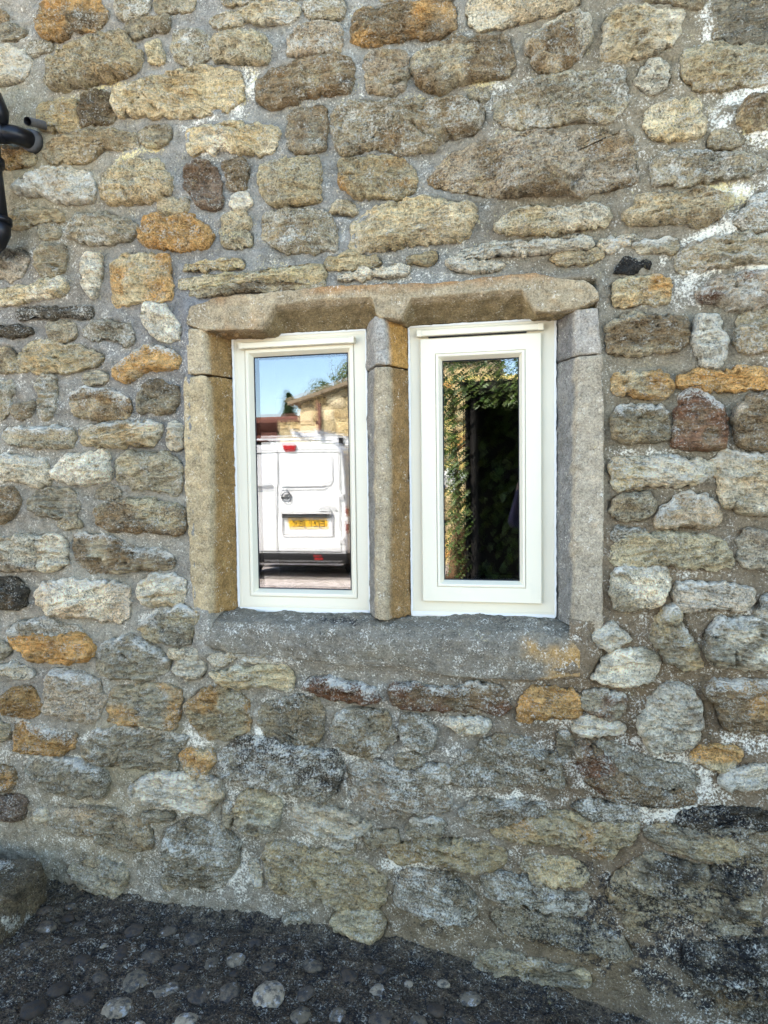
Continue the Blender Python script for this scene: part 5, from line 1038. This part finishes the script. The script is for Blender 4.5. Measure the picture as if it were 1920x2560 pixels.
tube_obj('coupling', [(-1.643, -0.08, 2.440), (-1.642, -0.08, 2.420)], 0.041, MAT['black'], pipe, n=28)
tube_obj('coupling', [(-1.626, -0.08, 2.255), (-1.625, -0.08, 2.238)], 0.043, MAT['black'], pipe, n=28)
tube_obj('bend', [(-1.624, -0.08, 2.245), (-1.625, -0.08, 2.215), (-1.639, -0.08, 2.193), (-1.662, -0.08, 2.178), (-1.72, -0.08, 2.15)], 0.038, MAT['black'], pipe, n=28)
ov = tube_obj('overflow_pipe', [(-1.498, 0.02, 2.570), (-1.493, -0.04, 2.551), (-1.487, -0.10, 2.528)], 0.0125, MAT['lead'], None, n=18, cap=False, label='short grey overflow pipe sticking out of the wall above the black elbow', cat='pipe')
V, F = tube([(-1.498, 0.02, 2.570), (-1.487, -0.0998, 2.528)], 0.0095, 18, False)
mesh_obj('bore', np.array([tuple(v) for v in V]), F, MAT['gasket'], ov)

# ------------------------------------------------------------------ the van parked in the yard, its rear doors towards the window
RY = -6.02; VC = -3.02
MAT['lamp_red'] = plain('clear_red_lamp', (0.28, 0.10, 0.09), 0.15, 0.6, 0.05)
van = empty('van', (VC, RY - 2.1, 0), label='white panel van on the gravel with its rear doors facing the left pane', cat='van')
van.location = (0, 0, 0)
half = [(0.34, 0.76), (0.40, 0.82), (0.60, 0.845), (0.95, 0.850), (1.20, 0.842), (1.45, 0.822), (1.70, 0.785), (1.79, 0.755), (1.845, 0.69), (1.872, 0.60), (1.885, 0.40)]
sec = [(x, z) for z, x in half] + [(-x, z) for z, x in reversed(half)]
def lean(z): return 0.10 * max(0, z - 1.05) ** 1.3
stn = [(0.0, 0.965, 1.886), (0.012, 0.985, 1.886), (0.05, 1.0, 1.886), (0.5, 1.0, 1.90), (1.5, 1.0, 1.90), (2.6, 1.0, 1.87), (2.95, 0.99, 1.80), (3.55, 0.97, 1.22), (3.65, 0.97, 1.16), (4.15, 0.93, 1.02), (4.35, 0.86, 0.90), (4.42, 0.78, 0.72)]
V = []; F = []; n = len(sec)
for d, sx, top in stn:
    for x, z in sec:
        zz = z if z < 0.7 else 0.7 + (z - 0.7) * (top - 0.7) / (1.885 - 0.7)
        V.append((VC + x * sx, RY - d - (lean(zz) if d < 2.7 else 0), zz))
for i in range(len(stn) - 1):
    for j in range(n):
        F.append((i * n + j, (i + 1) * n + j, (i + 1) * n + (j + 1) % n, i * n + (j + 1) % n))
F.append(tuple(range(n))); F.append(tuple(range((len(stn) - 1) * n, len(stn) * n))[::-1])
body = mesh_obj('body', np.array(V), F, MAT['vanwhite'], van)
body.data.polygons[len(F) - 2].use_smooth = False
def yr(z, off=0.0): return RY + off - lean(z)
def strip(name, pts, wd, off, mat, parent, th=0.004):
    V = []; F = []
    for i, (x, z) in enumerate(pts):
        a = pts[max(i - 1, 0)]; b = pts[min(i + 1, len(pts) - 1)]; dx, dz = b[0] - a[0], b[1] - a[1]; L = math.hypot(dx, dz) + 1e-9; nx_, nz_ = -dz / L * wd / 2, dx / L * wd / 2
        for s in (1, -1):
            V.append((x + s * nx_, yr(z, off), z + s * nz_)); V.append((x + s * nx_, yr(z, off - th), z + s * nz_))
    for i in range(len(pts) - 1):
        a = i * 4; F += [(a, a + 2, a + 6, a + 4), (a, a + 4, a + 5, a + 1), (a + 2, a + 3, a + 7, a + 6)]
    return mesh_obj(name, np.array(V), F, mat, parent, smooth=False)
zr = np.linspace(0.50, 1.775, 14)
strip('door_seam', [(-3.113 + (0.012 if z > 1.3 else 0), z) for z in zr], 0.010, 0.003, MAT['seam'], van)
strip('door_seam', [(-2.262 - 0.05 * max(0, z - 1.2) ** 1.5, z) for z in zr], 0.008, 0.003, MAT['seam'], van)
strip('door_seam', [(-3.778 + 0.05 * max(0, z - 1.2) ** 1.5, z) for z in zr], 0.008, 0.003, MAT['seam'], van)
strip('door_seam', [(-3.75, 1.775), (-3.1, 1.782), (-2.30, 1.768)], 0.010, 0.003, MAT['seam'], van)
strip('door_seam', [(-3.77, 0.508), (-2.262, 0.508)], 0.007, 0.003, MAT['seam'], van)
def ridge(pts, r=0.012):
    tube_obj('door_pressing', [(x, yr(z, 0.000), z) for x, z in pts], r, MAT['vanwhite'], van, n=8)
ridge([(-3.06, 1.355), (-2.45, 1.352), (-2.40, 1.37), (-2.375, 1.42), (-2.38, 1.70), (-2.41, 1.74)]); ridge([(-3.06, 1.31), (-2.48, 1.31), (-2.44, 1.33)], 0.008)
ridge([(-3.72, 1.355), (-3.17, 1.355)]); ridge([(-3.72, 1.31), (-3.17, 1.31)], 0.008); ridge([(-3.02, 1.06), (-2.58, 1.06)], 0.006)
bm = bmesh.new(); box_bm(bm, -3.035, -2.375, RY - 0.01, RY + 0.075, 0.992, 1.012, 0.006); box_bm(bm, -3.05, -3.03, RY - 0.01, RY + 0.03, 0.72, 1.005, 0.006); box_bm(bm, -2.385, -2.365, RY - 0.01, RY + 0.03, 0.72, 1.005, 0.006); box_bm(bm, -3.03, -2.385, RY - 0.01, RY + 0.02, 0.705, 0.722, 0.006)
bm_obj('plate_surround', bm, MAT['vanwhite'], van)
box('lip_shade_box', -3.03, -2.385, RY - 0.005, RY + 0.050, 0.945, 0.992, MAT['vanblack'], van, 0.006)  # black box stands in for the shade under the plate lip
box('number_plate', -2.953, -2.433, RY - 0.004, RY + 0.008, 0.797, 0.910, MAT['yellow'], van, 0.003)
def lettering(name, body_, h, cx, cz, y, mat, parent, width=None):
    cu = bpy.data.curves.new(name, 'FONT'); cu.body = body_; cu.size = h / 0.72; cu.align_x = 'CENTER'; cu.extrude = 0.001; cu.offset = h * 0.012
    tmp = bpy.data.objects.new('tmp', cu); COL.objects.link(tmp)
    dg = bpy.context.evaluated_depsgraph_get(); me = bpy.data.meshes.new_from_object(tmp.evaluated_get(dg))
    bpy.data.objects.remove(tmp); me.name = name; me.materials.clear(); me.materials.append(mat)
    xs = [v.co.x for v in me.vertices]; zs_ = [v.co.y for v in me.vertices]; w_ = max(xs) - min(xs); mx = (max(xs) + min(xs)) / 2; mz = (max(zs_) + min(zs_)) / 2
    k_ = (width / w_) if width else 1.0
    for v in me.vertices:
        x, z, e = (v.co.x - mx) * k_, v.co.y - mz, v.co.z
        v.co = Vector((cx - x, y + e, cz + z))
    return link(bpy.data.objects.new(name, me), parent)
lettering('plate_lettering', 'EJ21 JBX', 0.078, -2.693, 0.853, RY + 0.0095, MAT['ink'], van, 0.44)
lettering('badge', 'e-NV200', 0.040, -2.425, 1.040, RY + 0.004, MAT['grey_ink'], van, 0.235)
ring_ = [(-2.985 + 0.062 * math.cos(a), yr(1.2, 0.010), 1.203 + 0.068 * math.sin(a)) for a in np.linspace(0, 2 * math.pi, 33)]
em = tube_obj('emblem', ring_, 0.009, MAT['chrome'], van, n=8, cap=False)
box('emblem_bar', -3.052, -2.918, yr(1.2, 0.0), yr(1.2, 0.020), 1.186, 1.216, MAT['grey_ink'], em, 0.004)
V = [(-3.035, yr(1.868, .001), 1.868), (-2.855, yr(1.868, .001), 1.868), (-2.875, yr(1.79, .001), 1.790), (-3.012, yr(1.79, .001), 1.790)]
V = V + [(x, y + 0.03, z) for x, y, z in V]
mesh_obj('brake_lamp', np.array(V), [(4, 5, 6, 7)[::-1], (0, 1, 5, 4), (1, 2, 6, 5), (2, 3, 7, 6), (3, 0, 4, 7)], MAT['red'], van, smooth=False)
for z in (1.205, 0.66): box('hinge', -2.29, -2.215, yr(z, -0.02), yr(z, 0.028), z - 0.035, z + 0.035, MAT['vanwhite'], van, 0.008)
for z in (1.205, 0.66): box('hinge', -3.82, -3.75, yr(z, -0.02), yr(z, 0.028), z - 0.035, z + 0.035, MAT['vanwhite'], van, 0.008)
for s in (1, -1):
    x = VC + s * 0.825
    tl = box('tail_lamp', x - 0.012, x + 0.026, RY - 0.12, RY - 0.004, 0.74, 1.06, MAT['lamp_red'], van, 0.012)
    box('indicator', x - 0.013, x + 0.028, RY - 0.12, RY - 0.002, 0.86, 0.96, MAT['roofwhite'], tl, 0.010)
bm = bmesh.new(); box_bm(bm, VC - 0.855, VC + 0.855, RY - 0.25, RY + 0.045, 0.365, 0.490, 0.025, 3)
bp_ = bm_obj('rear_bumper', bm, MAT['vanblack'], van)
for s in (1, -1): box('reflector', VC + s * 0.47 - 0.053, VC + s * 0.47 + 0.053, RY + 0.04, RY + 0.050, 0.412, 0.440, MAT['red'], bp_)
bm = bmesh.new(); box_bm(bm, VC - 0.70, VC + 0.70, RY - 4.2, RY - 0.3, 0.27, 0.40); bm_obj('underbody', bm, MAT['seam'], van)
for d in (0.72, 3.45):
    for s in (1, -1):
        x = VC + s * 0.75
        wh = tube_obj('wheel', [(x - 0.09, RY - d, 0.42), (x - 0.075, RY - d, 0.42), (x + 0.075, RY - d, 0.42), (x + 0.09, RY - d, 0.42)], [0.27, 0.305, 0.305, 0.27], MAT['rubber'], van, n=36)
        tube_obj('rim', [(x + s * 0.085, RY - d, 0.42), (x + s * 0.096, RY - d, 0.42)], [0.19, 0.18], MAT['chrome'], wh, n=28)
for s in (1, -1):
    x = VC + s * 0.78
    V = [(VC + s * 0.852, RY - 2.2, 1.18), (VC + s * 0.845, RY - 3.3, 1.18), (VC + s * 0.79, RY - 2.95, 1.62), (VC + s * 0.80, RY - 2.2, 1.66)]
    V = V + [(a + s * 0.006, b, c) for a, b, c in V]
    mesh_obj('side_window', np.array(V), [(4, 5, 6, 7), (0, 1, 5, 4), (1, 2, 6, 5), (2, 3, 7, 6), (3, 0, 4, 7)], MAT['vanglass'], van, smooth=False)
    tube_obj('wing_mirror', [(VC + s * 0.84, RY - 3.25, 1.15), (VC + s * 0.92, RY - 3.25, 1.20), (VC + s * 0.97, RY - 3.25, 1.20)], [0.03, 0.07, 0.06], MAT['vanblack'], van, n=10)
V = [(VC - 0.70, RY - 2.99, 1.76), (VC + 0.70, RY - 2.99, 1.76), (VC + 0.76, RY - 3.55, 1.24), (VC - 0.76, RY - 3.55, 1.24)]; V = [(a, b - 0.012, c + 0.012) for a, b, c in V] + [(a, b + 0.02, c - 0.02) for a, b, c in V]
mesh_obj('windscreen', np.array(V), [(0, 1, 2, 3), (4, 7, 6, 5), (0, 4, 5, 1), (2, 6, 7, 3), (1, 5, 6, 2), (3, 7, 4, 0)], MAT['vanglass'], van, smooth=False)
for s in (1, -1): box('headlamp', VC + s * 0.6 - 0.12, VC + s * 0.6 + 0.12, RY - 4.36, RY - 4.20, 0.78, 0.93, MAT['chrome'], van, 0.03)
rk = empty('roof_rack', parent=van)
for d in (0.45, 1.45, 2.3): box('rack_bar', VC - 0.72, VC + 0.72, RY - d - 0.02, RY - d + 0.02, 1.965, 1.990, MAT['roofwhite'], rk)
for s in (1, -1):
    for d in (0.45, 1.45, 2.3): box('rack_foot', VC + s * 0.66 - 0.03, VC + s * 0.66 + 0.03, RY - d - 0.03, RY - d + 0.03, 1.84, 1.97, MAT['vanblack'], rk)
ld = empty('ladder', label='white ladder lying on the van roof rack', cat='ladder')
for x in (-2.93, -2.62): box('rail', x - 0.02, x + 0.02, RY - 2.9, RY - 0.15, 1.992, 2.055, MAT['roofwhite'], ld)
for i in range(9): box('rung', -2.912, -2.638, RY - 0.35 - i * 0.29, RY - 0.32 - i * 0.29, 2.01, 2.04, MAT['roofwhite'], ld)

# ------------------------------------------------------------------ things across the yard, seen mirrored in the glass
def facing_wall(name, x0, x1, z0, ztop, y, thick, seed, parent, codes, size=(0.2, 0.5), course=(0.16, 0.3), mortar=(196, 178, 140)):
    """rubble face looking towards +y with its backing"""
    V, Ft, Fq, C_, m_ = rubble(-x1, -x0, z0, max(ztop(x0), ztop(x1)), seed, size, course, 0.03, (0.015, 0.04), (), codes, 0.06)
    bk = mesh_obj('backing', np.array([(x0, y, z0), (x1, y, z0), (x1, y, ztop(x1)), (x0, y, ztop(x0)), (x0, y - thick, z0), (x1, y - thick, z0), (x1, y - thick, ztop(x1)), (x0, y - thick, ztop(x0))], float),
                  [(1, 0, 3, 2), (4, 5, 6, 7), (0, 4, 7, 3), (5, 1, 2, 6), (3, 7, 6, 2)], MAT['mortar'], parent, smooth=False, col=np.tile(lin(mortar), (8, 1)), msk=np.tile([0.05, 0.05, 0.02, 0.2], (8, 1)))
    W = V.copy(); W[:, 0] = -V[:, 0]; W[:, 1] = y - V[:, 1]
    ok = W[:, 2] < np.array([ztop(x) for x in W[:, 0]]) - 0.01
    Ft = Ft[ok[Ft].all(1)]; Fq = Fq[ok[Fq].all(1)]
    tq_obj('stones', W, Ft, Fq, MAT['stone'], parent, C_ * 1.25, m_ * np.array([0.5, 0.5, 0.3, 1]), kind='stuff')
def bxp(name, a, mat, parent, bev=0.0, **k): return box(name, *a, mat, parent, bev, **k)
ob = empty('outbuilding', label='sunlit sandstone outbuilding with sloping stone slate verge, behind the van', cat='building')
vz = lambda x: 3.03 + 0.275 * (x + 4.885) if x < -2.0 else 3.03 + 0.275 * 2.885
YB = -11.8
facing_wall('wall', -4.72, -0.6, 0.0, vz, YB, 0.5, 21, ob, 'ytypty')
for i, (a, b) in enumerate(((-4.95, -4.2), (-4.25, -3.35), (-3.4, -2.3), (-2.35, -0.5))):
    V = []
    for x in (a, b):
        for y in (YB + 0.22 - 0.02 * i, YB - 5): V += [(x, y, vz(x) + 0.01 + 0.012 * i), (x, y, vz(x) + 0.085 + 0.012 * i)]
    mesh_obj('roof_slab', np.array(V), [(0, 4, 5, 1), (2, 3, 7, 6), (1, 5, 7, 3), (0, 2, 6, 4), (0, 1, 3, 2), (4, 6, 7, 5)], MAT['slate'], ob, smooth=False)
for i in range(9):
    wq = 0.42 if i % 2 else 0.30
    box('quoin', -4.735, -4.735 + wq, YB - 0.3, YB + 0.05, 0.02 + i * 0.325, 0.31 + i * 0.325, plain('quoin_stone', lin((214, 190, 150)), 0.9, 0.1, 0.2, 9, 0.4) if i == 0 else bpy.data.materials['quoin_stone'], ob, 0.02)
tube_obj('drain_pipe', [(-4.28, YB + 0.09, 0), (-4.28, YB + 0.09, 3.05)], 0.035, MAT['fascia'], ob, n=10)

cp = empty('carport', label='open carport with brown timber fascia and sandstone pier, left of the outbuilding', cat='carport')
facing_wall('pier', -5.28, -4.76, 0.0, lambda x: 2.70, -12.0, 0.5, 23, cp, 'ytyp', (0.25, 0.5), (0.2, 0.3))
box('fascia', -9.0, -4.76, -12.05, -11.93, 2.70, 2.82, MAT['fascia'], cp)
box('carport_roof', -9.0, -4.76, -16.0, -12.05, 2.72, 2.81, MAT['fascia'], cp)
box('back_wall', -9.0, -4.76, -16.2, -16.0, 0, 2.72, MAT['dark'], cp)
box('cross_rail', -9.0, -5.29, -12.1, -12.0, 2.30, 2.42, MAT['fascia'], cp)

def leaf_cloud(name, pts, size, mat, parent, seed, up=0.3, aspect=1.0, facing=None, tint=(0.7, 1.3), **k):
    """many separate leaf blades: 5-sided, folded on the mid rib"""
    r = np.random.default_rng(seed); n = len(pts)
    nrm = r.normal(0, 1, (n, 3)); nrm[:, 2] = np.abs(nrm[:, 2]) * 0.6 + up
    if facing is not None: nrm = nrm * 0.55 + np.array(facing)
    nrm /= np.linalg.norm(nrm, axis=1)[:, None]
    t = r.normal(0, 1, (n, 3)); t[:, 2] -= 0.6; t -= nrm * (t * nrm).sum(1)[:, None]; t /= np.linalg.norm(t, axis=1)[:, None]
    b = np.cross(nrm, t); s = size * r.uniform(0.6, 1.3, n)[:, None]
    sh = [(0, -0.15, 0), (0.42, 0.0, 0.08), (0.30, 0.45, 0.05), (0, 0.85, -0.05), (-0.30, 0.45, 0.05), (-0.42, 0.0, 0.08)]
    V = np.stack([pts + s * (b * (u * aspect) + t * v + nrm * w_) for u, v, w_ in sh], 1).reshape(-1, 3)
    base = np.arange(n)[:, None] * 6
    F = np.vstack([base + np.array([[0, 1, 2, 3]]), base + np.array([[0, 3, 4, 5]])])
    c = np.repeat(r.uniform(tint[0], tint[1], (n, 1)) * np.c_[r.uniform(0.85, 1.25, n), np.ones(n), r.uniform(0.7, 1.1, n)], 6, 0)
    return mesh_obj(name, V, F, mat, parent, smooth=False, col=c, **k)
r = np.random.default_rng(3)
# conifer
ct = empty('conifer_tree', label='small dark conifer rising behind the carport fascia', cat='tree')
n = 5200; hh = r.random(n) ** 0.8; rad = (1 - hh) * 1.15 + 0.03; a = r.uniform(0, 6.28, n); q = np.sqrt(r.random(n)) * (0.75 + 0.25 * np.sin(hh * 60 + a * 3))
P = np.stack([-6.12 + rad * q * np.cos(a), -15.0 + rad * q * np.sin(a), 0.4 + hh * 3.32], -1)
leaf_cloud('crown', P, 0.11, MAT['conifer'], ct, 4, 0.1, 0.35); tube_obj('trunk', [(-6.12, -15, 0), (-6.12, -15, 3.0)], [0.09, 0.02], MAT['wood'], ct, n=8)
# shrubs showing over the outbuilding roof
def shrub(label, cx, cy, z0, z1, rx, n, size, seed, asp=0.5, stems=0, name='shrub', ry=0.5, lean_=0.3):
    t = empty(name, label=label, cat='shrub'); r = np.random.default_rng(seed)
    u = r.normal(0, 0.5, (n, 3)); u[:, 2] = r.random(n) ** 1.3
    P = np.stack([cx + u[:, 0] * rx, cy + u[:, 1] * ry, z0 + u[:, 2] * (z1 - z0) * (1 - 0.35 * np.abs(u[:, 0]))], -1)
    leaf_cloud('foliage', P, size, MAT['shrub'], t, seed, 0.2, asp)
    tube_obj('stem', [(cx, cy, 0), (cx, cy, z0 + 0.3 * (z1 - z0))], [0.06, 0.03], MAT['wood'], t, n=8)
    for i in range(stems):
        x = cx + r.normal(0, rx * 0.5); y = cy + r.normal(0, ry * 0.4); ln = r.uniform(0.6, 1.05); dx = r.normal(0, 0.12)
        tube_obj('stem', [(x, y, z0), (x + dx * 0.5, y, z0 + ln * (z1 - z0) * 0.8), (x + dx * 1.6, y, z0 + ln * (z1 - z0) * 1.5)], [0.012, 0.009, 0.004], MAT['wood'], t, n=5)
        pp = np.array([(x + dx * 1.2 * k_, y + r.normal(0, 0.03), z0 + (z1 - z0) * (0.6 + 0.9 * k_) * ln) for k_ in np.linspace(0, 1, 14)]) + r.normal(0, 0.03, (14, 3))
        leaf_cloud('foliage', pp, size * 0.8, MAT['shrub'], t, seed + i + 1, 0.4, 0.35)
    return t
shrub('spiky grey green shrub over the left end of the outbuilding verge', -4.75, -13.6, 2.2, 3.85, 0.6, 1500, 0.16, 31, 0.22)
shrub('bushy green shrub with tall bare stems over the outbuilding roof', -4.15, -13.9, 2.4, 4.25, 0.65, 1700, 0.14, 33, 0.5, 12)
shrub('rounded green shrub at the right end of the outbuilding roof', -3.3, -13.9, 2.4, 4.2, 0.6, 1300, 0.14, 35, 0.5)
hd = empty('hedge', label='low brownish green hedge beyond the van roof', cat='hedge')
P = np.stack([r.uniform(-3.9, -1.9, 2600), r.uniform(-9.9, -9.2, 2600), 0.1 + 2.05 * r.random(2600) ** 0.7], -1)
leaf_cloud('foliage', P, 0.10, MAT['shrub'], hd, 41, 0.2, 0.6)
for i in range(5): tube_obj('stem', [(-3.7 + i * 0.4, -9.55, 0), (-3.68 + i * 0.4, -9.55, 1.6)], [0.03, 0.012], MAT['wood'], hd, n=6)

# ivy grown porch opposite the right light
pc = empty('porch', label='lean-to porch under ivy with its shade painted near-black, mirrored in the right pane', cat='porch')
box('porch_roof', -0.66, 1.9, -6.2, -4.95, 2.30, 2.42, MAT['dark'], pc)
box('back_wall', -0.62, 1.9, -6.3, -6.1, 0, 2.3, MAT['dark'], pc)
box('side_wall', -0.64, -0.56, -6.1, -5.0, 0, 2.3, MAT['dark'], pc)
for x in (-0.56, 0.5, 1.8): box('post', x - 0.03, x + 0.03, -5.06, -5.00, 0, 2.3, MAT['dark'], pc)
iv = empty('ivy', label='sunlit ivy hanging over the porch edge and down its left post', cat='climber')
r = np.random.default_rng(9); n = 5600
P1 = np.stack([r.uniform(-1.2, 1.9, n), -4.86 + r.normal(0, 0.08, n) - 0.5 * r.random(n) ** 2, 2.13 + 0.80 * r.random(n) ** 0.9], -1)
n2 = 1000; zz = 0.35 + 2.0 * r.random(n2) ** 0.7; P2 = np.stack([-0.70 + r.normal(0, 0.06, n2) - 0.08 * sst(1.0, 2.2, zz), -4.95 + r.normal(0, 0.08, n2), zz], -1)
leaf_cloud('foliage', np.vstack([P1, P2]), 0.042, MAT['ivy'], iv, 51, 0.3, 1.0, (0, 0.6, 0.3))
n3 = 1500; P3 = np.stack([r.uniform(-0.55, 1.8, n3), -6.08 + r.normal(0, 0.03, n3), 2.3 * r.random(n3)], -1)
leaf_cloud('inner_foliage', P3, 0.10, MAT['ivy'], iv, 52, 0.1, 1.0, (0, 1.0, 0.1))
tube_obj('stem', [(-0.72, -4.97, 0), (-0.70, -4.96, 1.2), (-0.74, -4.95, 2.3)], [0.03, 0.022, 0.012], MAT['wood'], iv, n=8)
gw = empty('garden_wall', label='sunlit yellow sandstone garden wall behind the porch', cat='wall')
facing_wall('wall', -1.95, 3.0, 0.0, lambda x: 2.9, -7.9, 0.4, 27, gw, 'yoyty', (0.2, 0.45), (0.14, 0.24), (226, 206, 130))
fb = empty('flower_bush', label='white flowering bush in front of the garden wall', cat='shrub')
P = r.normal(0, 1, (240, 3)); P = P / np.linalg.norm(P, axis=1)[:, None] * np.cbrt(r.random(240))[:, None] * np.array([0.16, 0.15, 0.17]) + np.array([-0.98, -7.1, 1.40])
leaf_cloud('blossom', P, 0.06, MAT['flower'], fb, 55, 0.3, 1.0, (0, 0.5, 0.2))
tube_obj('stem', [(-0.99, -7.1, 0), (-0.98, -7.1, 1.3)], [0.02, 0.008], MAT['wood'], fb, n=7)
P = np.stack([-0.98 + r.normal(0, 0.09, 160), -7.1 + r.normal(0, 0.08, 160), r.uniform(0.2, 1.3, 160)], -1); leaf_cloud('foliage', P, 0.06, MAT['shrub'], fb, 56, 0.2, 0.7)
tk = tube_obj('tree_stump', [(-0.90, -6.4, 0), (-0.87, -6.4, 0.30), (-0.85, -6.4, 0.55), (-0.84, -6.4, 0.75), (-0.83, -6.4, 0.80)], [0.13, 0.11, 0.10, 0.075, 0.02], MAT['wood'], None, n=18, label='weathered brown tree stump at the left of the porch', cat='stump')

# ------------------------------------------------------------------ the photographer, of whom the right pane mirrors one sleeve
def skin_body(name, verts, edges, radii, root, lev=2):
    me = bpy.data.meshes.new(name); me.from_pydata(verts, edges, []); o = bpy.data.objects.new(name, me); COL.objects.link(o)
    o.modifiers.new('s', 'SKIN').use_smooth_shade = True
    sm = o.modifiers.new('u', 'SUBSURF'); sm.levels = lev; sm.render_levels = lev
    for i, rr in enumerate(radii):
        sv = me.skin_vertices[0].data[i]; sv.radius = rr if isinstance(rr, tuple) else (rr, rr); sv.use_root = (i == root)
    dg = bpy.context.evaluated_depsgraph_get(); m2 = bpy.data.meshes.new_from_object(o.evaluated_get(dg)); m2.name = name
    bpy.data.objects.remove(o); return m2
J = []; E_ = []; Rr = []
def jv(p, r, par=None):
    J.append(p); Rr.append(r)
    if par is not None: E_.append((par, len(J) - 1))
    return len(J) - 1
PX, PY = 0.20, -2.30
pel = jv((PX, PY, 0.92), (0.165, 0.12)); wa = jv((PX, PY, 1.05), (0.15, 0.105), pel); ch = jv((PX, PY + 0.01, 1.24), (0.17, 0.115), wa); ut = jv((PX, PY, 1.37), (0.12, 0.09), ch)
nk = jv((PX, PY + 0.01, 1.45), 0.055, ut); h0 = jv((PX - 0.01, PY + 0.035, 1.52), (0.065, 0.075), nk); h1 = jv((PX - 0.015, PY + 0.03, 1.60), (0.078, 0.095), h0); h2 = jv((PX - 0.015, PY + 0.02, 1.67), (0.055, 0.07), h1)
def arm(s, elb, wri, palm, fdir, shx):
    a = jv((shx, PY, 1.375), 0.066, ut); b = jv(((shx + elb[0]) / 2, (PY + elb[1]) / 2, (1.375 + elb[2]) / 2), 0.056, a); c = jv(elb, 0.052, b)
    m = jv(tuple((elb[i] + wri[i]) / 2 for i in range(3)), 0.044, c); d = jv(wri, 0.031, m); e = jv(palm, (0.034, 0.018), d)
    for k_ in range(4):
        z = palm[2] + 0.030 - 0.018 * k_
        f1 = jv((palm[0] + fdir * 0.030, palm[1] + 0.002, z), 0.0085, e); f2 = jv((palm[0] + fdir * 0.052, palm[1] + 0.006, z + 0.004), 0.008, f1); jv((palm[0] + fdir * (0.066 - 0.004 * k_), palm[1] + 0.0, z + 0.006), 0.007, f2)
    t1 = jv((palm[0] + fdir * 0.006, palm[1] - 0.022, palm[2] + 0.028), 0.0095, e); jv((palm[0] + fdir * 0.026, palm[1] - 0.030, palm[2] + 0.044), 0.008, t1)
arm(-1, (-0.066, -2.14, 1.12), (-0.028, -2.045, 1.335), (-0.026, -2.012, 1.378), 1, 0.02)
arm(1, (0.43, -2.16, 1.12), (0.125, -2.04, 1.350), (0.118, -2.008, 1.392), -1, 0.38)
for s in (-1, 1):
    hp = jv((PX + s * 0.095, PY, 0.86), 0.105, pel); kn = jv((PX + s * 0.10, PY + 0.02, 0.48), 0.066, hp); ca = jv((PX + s * 0.105, PY - 0.01, 0.34), 0.060, kn); an = jv((PX + s * 0.105, PY - 0.02, 0.10), 0.042, ca); hl = jv((PX + s * 0.11, PY - 0.02, 0.045), 0.042, an); jv((PX + s * 0.125, PY + 0.14, 0.035), 0.036, hl)
bme = skin_body('person', J, E_, Rr, pel)
for mname, mat_ in (('fleece', plain('lilac_grey_fleece', lin((92, 84, 104)), 0.95, 0.1, 0.15, 60, 0.3)), ('skin', plain('skin', lin((205, 160, 135)), 0.55, 0.3, 0.06, 40, 0.05)), ('jeans', plain('dark_denim', lin((52, 58, 76)), 0.9, 0.1, 0.2, 120, 0.2)), ('shoe', plain('brown_leather', lin((70, 52, 40)), 0.6, 0.3, 0.15, 40, 0.1))): bme.materials.append(mat_)
for p in bme.polygons:
    c = p.center; p.use_smooth = True
    p.material_index = 3 if c.z < 0.085 else 2 if c.z < 0.93 else 1 if (c.z > 1.445 and abs(c.x - PX) < 0.12) or c.y > -2.035 and c.z > 1.34 else 0
per = bpy.data.objects.new('person', bme); link(per, None, label='person in a lilac grey fleece and dark jeans photographing with raised phone', cat='person')
hm, hn, hb = newmat('brown_hair'); hk = NB(hn); hn.links.new(hk.scale((0.06, 0.04, 0.025), hk.math('MULTIPLY_ADD', hk.noise(hk.vmul(hk.pos(), (120, 120, 12)), 1.0, 4), 1.2, 0.4)), hb.inputs['Base Color']); hb.inputs['Roughness'].default_value = 0.5
bm = bmesh.new(); bmesh.ops.create_icosphere(bm, subdivisions=4, radius=1.0)
for v in bm.verts:
    n_ = v.co.copy(); v.co = Vector((n_.x * 0.092, n_.y * 0.108, n_.z * 0.118)) + Vector((PX - 0.015, PY + 0.015, 1.625))
bmesh.ops.delete(bm, geom=[v for v in bm.verts if v.co.y > PY + 0.075 and v.co.z < 1.66 or v.co.z < 1.53], context='VERTS')
bm_obj('hair', bm, hm, per, True)
for s in (-1, 1):
    bm = bmesh.new(); bmesh.ops.create_uvsphere(bm, u_segments=10, v_segments=8, radius=0.011); bmesh.ops.translate(bm, verts=bm.verts, vec=(PX - 0.015 + s * 0.032, PY + 0.112, 1.605)); bm_obj('eye', bm, MAT['ink'], per, True)
    bm = bmesh.new(); bmesh.ops.create_icosphere(bm, subdivisions=2, radius=1.0)
    for v in bm.verts: v.co = Vector((v.co.x * 0.010, v.co.y * 0.020, v.co.z * 0.032)) + Vector((PX - 0.015 + s * 0.084, PY + 0.02, 1.595))
    bm_obj('ear', bm, bme.materials[1], per, True)
tube_obj('nose', [(PX - 0.015, PY + 0.112, 1.612), (PX - 0.015, PY + 0.132, 1.578), (PX - 0.015, PY + 0.112, 1.568)], [0.007, 0.013, 0.009], bme.materials[1], per, n=10)
tube_obj('mouth', [(PX - 0.038, PY + 0.107, 1.541), (PX - 0.015, PY + 0.115, 1.539), (PX + 0.008, PY + 0.107, 1.541)], [0.003, 0.006, 0.003], plain('lips', lin((176, 108, 98)), 0.5, 0.3), per, n=8)
ph = box('phone', -0.012, 0.073, -2.000, -1.992, 1.300, 1.445, MAT['vanblack'], None, 0.003, label='black phone held up in both hands', cat='phone')
box('lens_bump', -0.008, 0.028, -1.992, -1.989, 1.405, 1.441, MAT['seam'], ph, 0.001)
